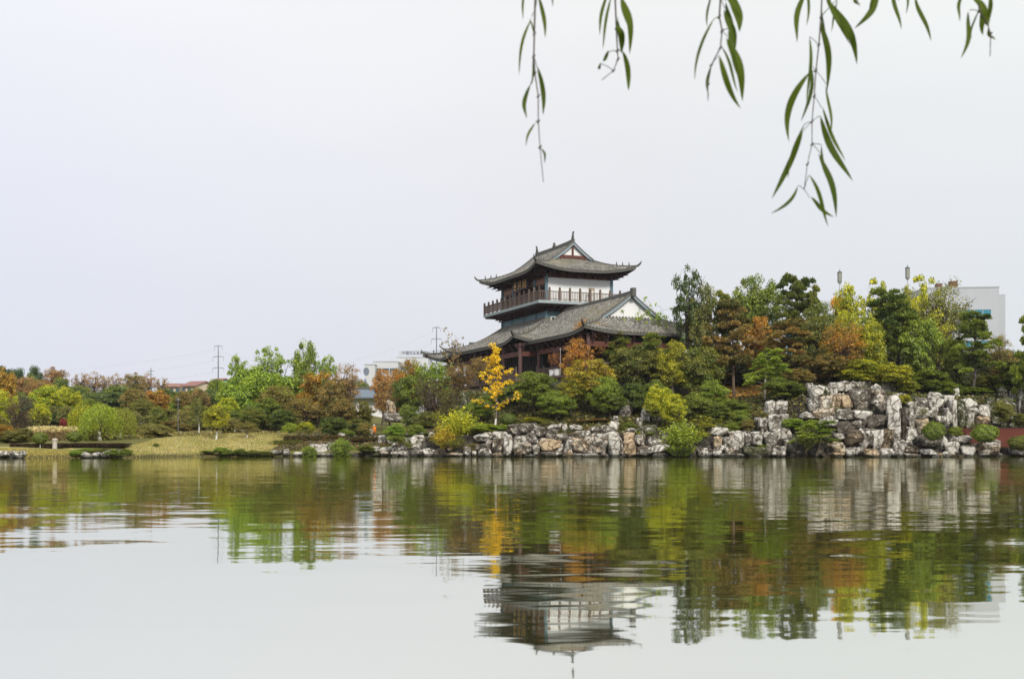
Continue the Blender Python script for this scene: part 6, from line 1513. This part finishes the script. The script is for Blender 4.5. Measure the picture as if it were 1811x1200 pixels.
# ------------------------------------------------------------------ the person in the orange coat
def person(px, Y, ytop, label):
    X = X_at(px, Y); zt = Z_at(ytop, Y); z0 = zt - 1.66
    o = empty('person', (X, Y, z0)); tag(o, label, 'person')
    J = [((0,0,.93),.13),((0,0,1.15),.14),((0,.0,1.36),.15),((0,-.01,1.47),.06),((0,-.02,1.58),.085),((0,-.02,1.66),.05),
         ((.09,0,.88),.10),((.10,-.03,.48),.065),((.10,0,.08),.045),((.10,-.12,.03),.04),
         ((-.09,0,.88),.10),((-.11,.02,.48),.065),((-.11,.05,.08),.045),((-.11,-.07,.03),.04),
         ((.17,0,1.38),.06),((.24,-.05,1.13),.048),((.16,-.24,.98),.035),((-.17,0,1.38),.06),((-.24,-.04,1.13),.048),((-.19,-.22,1.0),.035)]
    E = [(0,1),(1,2),(2,3),(3,4),(4,5),(0,6),(6,7),(7,8),(8,9),(0,10),(10,11),(11,12),(12,13),(2,14),(14,15),(15,16),(2,17),(17,18),(18,19)]
    me = bpy.data.meshes.new('body'); me.from_pydata([j[0] for j in J], E, []); b = link('body', me, o)
    md = b.modifiers.new('skin', 'SKIN'); b.modifiers.new('sub', 'SUBSURF').levels = 1
    for v, j in zip(me.skin_vertices[0].data, J): v.radius = (j[1], j[1])
    me.skin_vertices[0].data[0].use_root = True
    me.materials.append(plain('skin_and_trousers', (.12, .10, .12), .8, .1, 2))
    mb = MB(); mb.lathe([(.27, .62), (.25, .95), (.235, 1.15), (.25, 1.32), (.17, 1.43), (.08, 1.48)], 0, 0, 12)
    for s_ in (1, -1): mb.tube([(s_ * .16, 0, 1.38), (s_ * .26, -.05, 1.13), (s_ * .19, -.2, 1.0)], [.085, .075, .065], 8)
    mb.build('coat', plain('orange_coat', (.85, .22, .015), .7, .08, 3), o, smooth=True)
    mb = MB(); mb.lathe([(.20, 1.6), (.19, 1.62), (.115, 1.63), (.11, 1.70), (.06, 1.745), (.01, 1.75)], 0, -.02, 12); mb.build('hat', plain('white_hat', (.8, .78, .72), .8, .05, 3), o, smooth=True)
    b['_'] = 0
    o.rotation_euler = (0, 0, -.5)
person(662, 163, 751.5, 'person in a long orange coat and white hat behind the reddish hedge')

# ------------------------------------------------------------------ the willow over the near bank, its twigs hang into view
LV = Mat('willow_leaf')
_c = LV.mix(LV.node('ShaderNodeNewGeometry').outputs['Random Per Island'], (.03, .075, .006), (.095, .15, .012))
_n = LV.noise(LV.pos(), 60, 3, .6)
_c = LV.mix(LV.math('MULTIPLY', _n, .5), _c, (.12, .10, .02))
_d = LV.node('ShaderNodeBsdfPrincipled', {'Base Color': _c, 'Roughness': .65, 'Specular IOR Level': .12}); _t = LV.node('ShaderNodeBsdfTranslucent', {'Color': (.12, .20, .02, 1)})
_m = LV.node('ShaderNodeMixShader', {0: .3}); LV.l.new(_d.outputs[0], _m.inputs[1]); LV.l.new(_t.outputs[0], _m.inputs[2]); LV.l.new(_m.outputs[0], LV.out.inputs[0])
WT = empty('weeping_willow', (3.4, 1.0, 0)); tag(WT, 'weeping willow on the near bank whose leafy twigs hang into the sky', 'willow tree')
def wl(p): return (p[0] - 3.4, p[1] - 1.0, p[2])
BK2 = plain('willow_bark', (.10, .085, .065), .9, .4, 6)
mb = MB(); mb.tube([wl(p) for p in [(3.4, 1.0, -.3), (3.35, 1.05, .8), (3.4, 1.2, 2.0), (3.2, 1.6, 3.2), (2.9, 2.1, 4.2)]], [.28, .22, .19, .16, .12], 12); trunk = mb.build('trunk', BK2, WT, smooth=True)
mb = MB(); mb.tube([wl(p) for p in [(3.15, 1.6, 3.1), (2.4, 2.4, 3.5), (1.5, 3.0, 3.55), (.6, 3.3, 3.45), (-.2, 3.4, 3.35)]], [.1, .07, .05, .03, .012], 8); mb.build('limb', BK2, WT, smooth=True)
TWIGS = [  # stem points then leaves: (x0,y0, x1,y1, width, bend) in photo pixels, at 3.0-3.5 m
 (3.1, [(948,-60),(946,20),(945,60),(944,100),(946,130),(952,170),(952,215),(955,260),(961,322)],
  [(952,-10,964,70,9,4),(928,-20,925,36,5,-2),(940,30,918,132,6,-6),(944,60,937,30,4,0),(943,95,940,150,5,2),(950,120,960,205,10,6),(938,150,932,212,9,-8),(947,215,930,260,5,-4),(957,260,963,288,5,3),(975,-20,978,10,4,0)], 'twig'),
 (3.2, [(1088,-60),(1088,0),(1090,50),(1092,90),(1093,105),(1085,125),(1064,142)],
  [(1078,-20,1060,66,7,-5),(1082,-10,1066,90,6,-3),(1098,-10,1114,95,13,7),(1090,45,1100,92,14,4),(1100,92,1112,160,11,5),(1076,92,1066,110,7,0),(1062,112,1058,126,6,0)], 'twig'),
 (3.0, [(1276,-60),(1274,0),(1272,30),(1277,55),(1274,85),(1258,115),(1252,150),(1252,178)],
  [(1288,-20,1306,60,20,8),(1282,15,1300,90,15,3),(1286,65,1314,178,18,6),(1272,98,1312,190,12,-8),(1262,35,1229,142,6,-8),(1258,-10,1250,50,5,-2),(1258,115,1252,175,5,-4)], 'twig'),
 (3.3, [(1560,-60),(1500,-60),(1455,-40),(1452,30),(1448,80),(1443,125),(1440,170),(1436,215),(1436,255),(1428,290),(1422,335)],
  [(1428,-20,1408,78,12,-8),(1462,-5,1515,115,17,10),(1452,35,1464,160,13,5),(1432,65,1428,180,7,2),(1430,130,1396,250,14,-16),(1418,235,1364,352,12,4),(1450,205,1506,322,14,-4),(1462,150,1468,240,7,3),(1450,270,1480,384,14,4),(1412,328,1365,376,7,8),(1430,310,1466,400,8,4),(1432,350,1474,384,9,0),(1480,0,1468,60,4,2)], 'twig'),
 (3.2, [(1540,-60),(1520,-20),(1515,8)], [(1512,-8,1518,14,8,0),(1558,-20,1510,52,13,8)], 'twig'),
 (3.4, [(1600,-70),(1590,-30),(1588,0)], [(1578,-30,1592,55,9,0),(1620,-10,1646,74,9,-2),(1598,-20,1604,24,5,2)], 'twig'),
 (3.1, [(1735,-60),(1730,0),(1732,20),(1745,40),(1752,60),(1751,100)], [(1708,-20,1694,42,8,-4),(1715,18,1698,105,10,6),(1722,-10,1746,44,16,2),(1736,18,1742,60,12,-4),(1745,-10,1750,45,10,4),(1728,20,1716,70,4,0),(1748,48,1757,74,8,0)], 'twig'),
]
for (D, stem, leaves, nm) in TWIGS:
    def wp(x, y, dy=0): return Vector(wl((X_at(x, D + dy), D + dy, Z_at(y, D + dy))))
    top = Vector(wl((X_at(stem[0][0], D) * .98, D + .05, 3.42)))
    mb = MB(); pts = [top] + [wp(x, y) for x, y in stem]
    mb.tube(pts, [.0035] + [.0028 - .0021 * i / len(stem) for i in range(len(stem))], 5)
    for x, y in stem[2:-1]: 
        q = wp(x, y); mb.tube([q - Vector((.003, 0, .004)), q + Vector((.004, 0, .004))], [.003, .002], 5)
    tw_ = mb.build('hanging_twig', BK2, WT, smooth=True)
    lf = MB()
    leaves = leaves + [(x0 + 3, y0 - 14, x0 + (x1 - x0) * .62 + 9, y0 + (y1 - y0) * .70, w_ * .55, -bd * .6 - 2) for (x0, y0, x1, y1, w_, bd) in leaves if w_ >= 12]
    for li, (x0, y0, x1, y1, w_, bd) in enumerate(leaves):
        dy0 = rnd.uniform(-.05, .05); A = wp(x0, y0, dy0); B = wp(x1, y1, dy0 + rnd.uniform(-.03, .03)); n = 12
        dr = (B - A); side = Vector((dr.z, 0, -dr.x)).normalized()
        if side.x < 0: side = -side
        hwid = w_ * .86 / PXF * D / 2; vs = []
        tiltv = Vector((0, rnd.uniform(-.6, .6), 0))
        for i in range(n + 1):
            t = i / n; c_ = A.lerp(B, t) + side * (bd / PXF * D) * math.sin(math.pi * t) * 1.0 + Vector((0, .012 * math.sin(t * 5 + li), 0))
            wd = hwid * (math.sin(math.pi * min(1, t * 1.0) ** .85) ** .8 if 0 < t < 1 else 0.02)
            sd = (side + tiltv * .4).normalized() * wd
            vs += [c_ - sd, c_ + Vector((0, -.0012, 0)), c_ + sd]
        fs = []
        for i in range(n):
            a = i * 3; fs += [(a, a + 1, a + 4, a + 3), (a + 1, a + 2, a + 5, a + 4)]
        lf.add(vs, fs)
        # leaf stalk back to the nearest stem point
        near = min(pts[1:], key=lambda q: (q - A).length)
        if (near - A).length < .09: lf.tube([near, (near + A) / 2 + Vector((0, 0, .002)), A], [.0012, .0010, .0010], 4)
    lf.build('leaves', LV.m, tw_, smooth=True)


# ------------------------------------------------------------------ haze: thin damp air over the lake
HZ = Mat('haze_air')
hv = HZ.node('ShaderNodeVolumePrincipled', {'Density': .00008, 'Color': (.92, .94, 1.0, 1)})
HZ.l.new(hv.outputs[0], HZ.out.inputs['Volume'])
mb = MB(); mb.box(-410, -45, -3.4, 410, 735, 62); hz = mb.build('haze', HZ.m); tag(hz, kind='stuff')
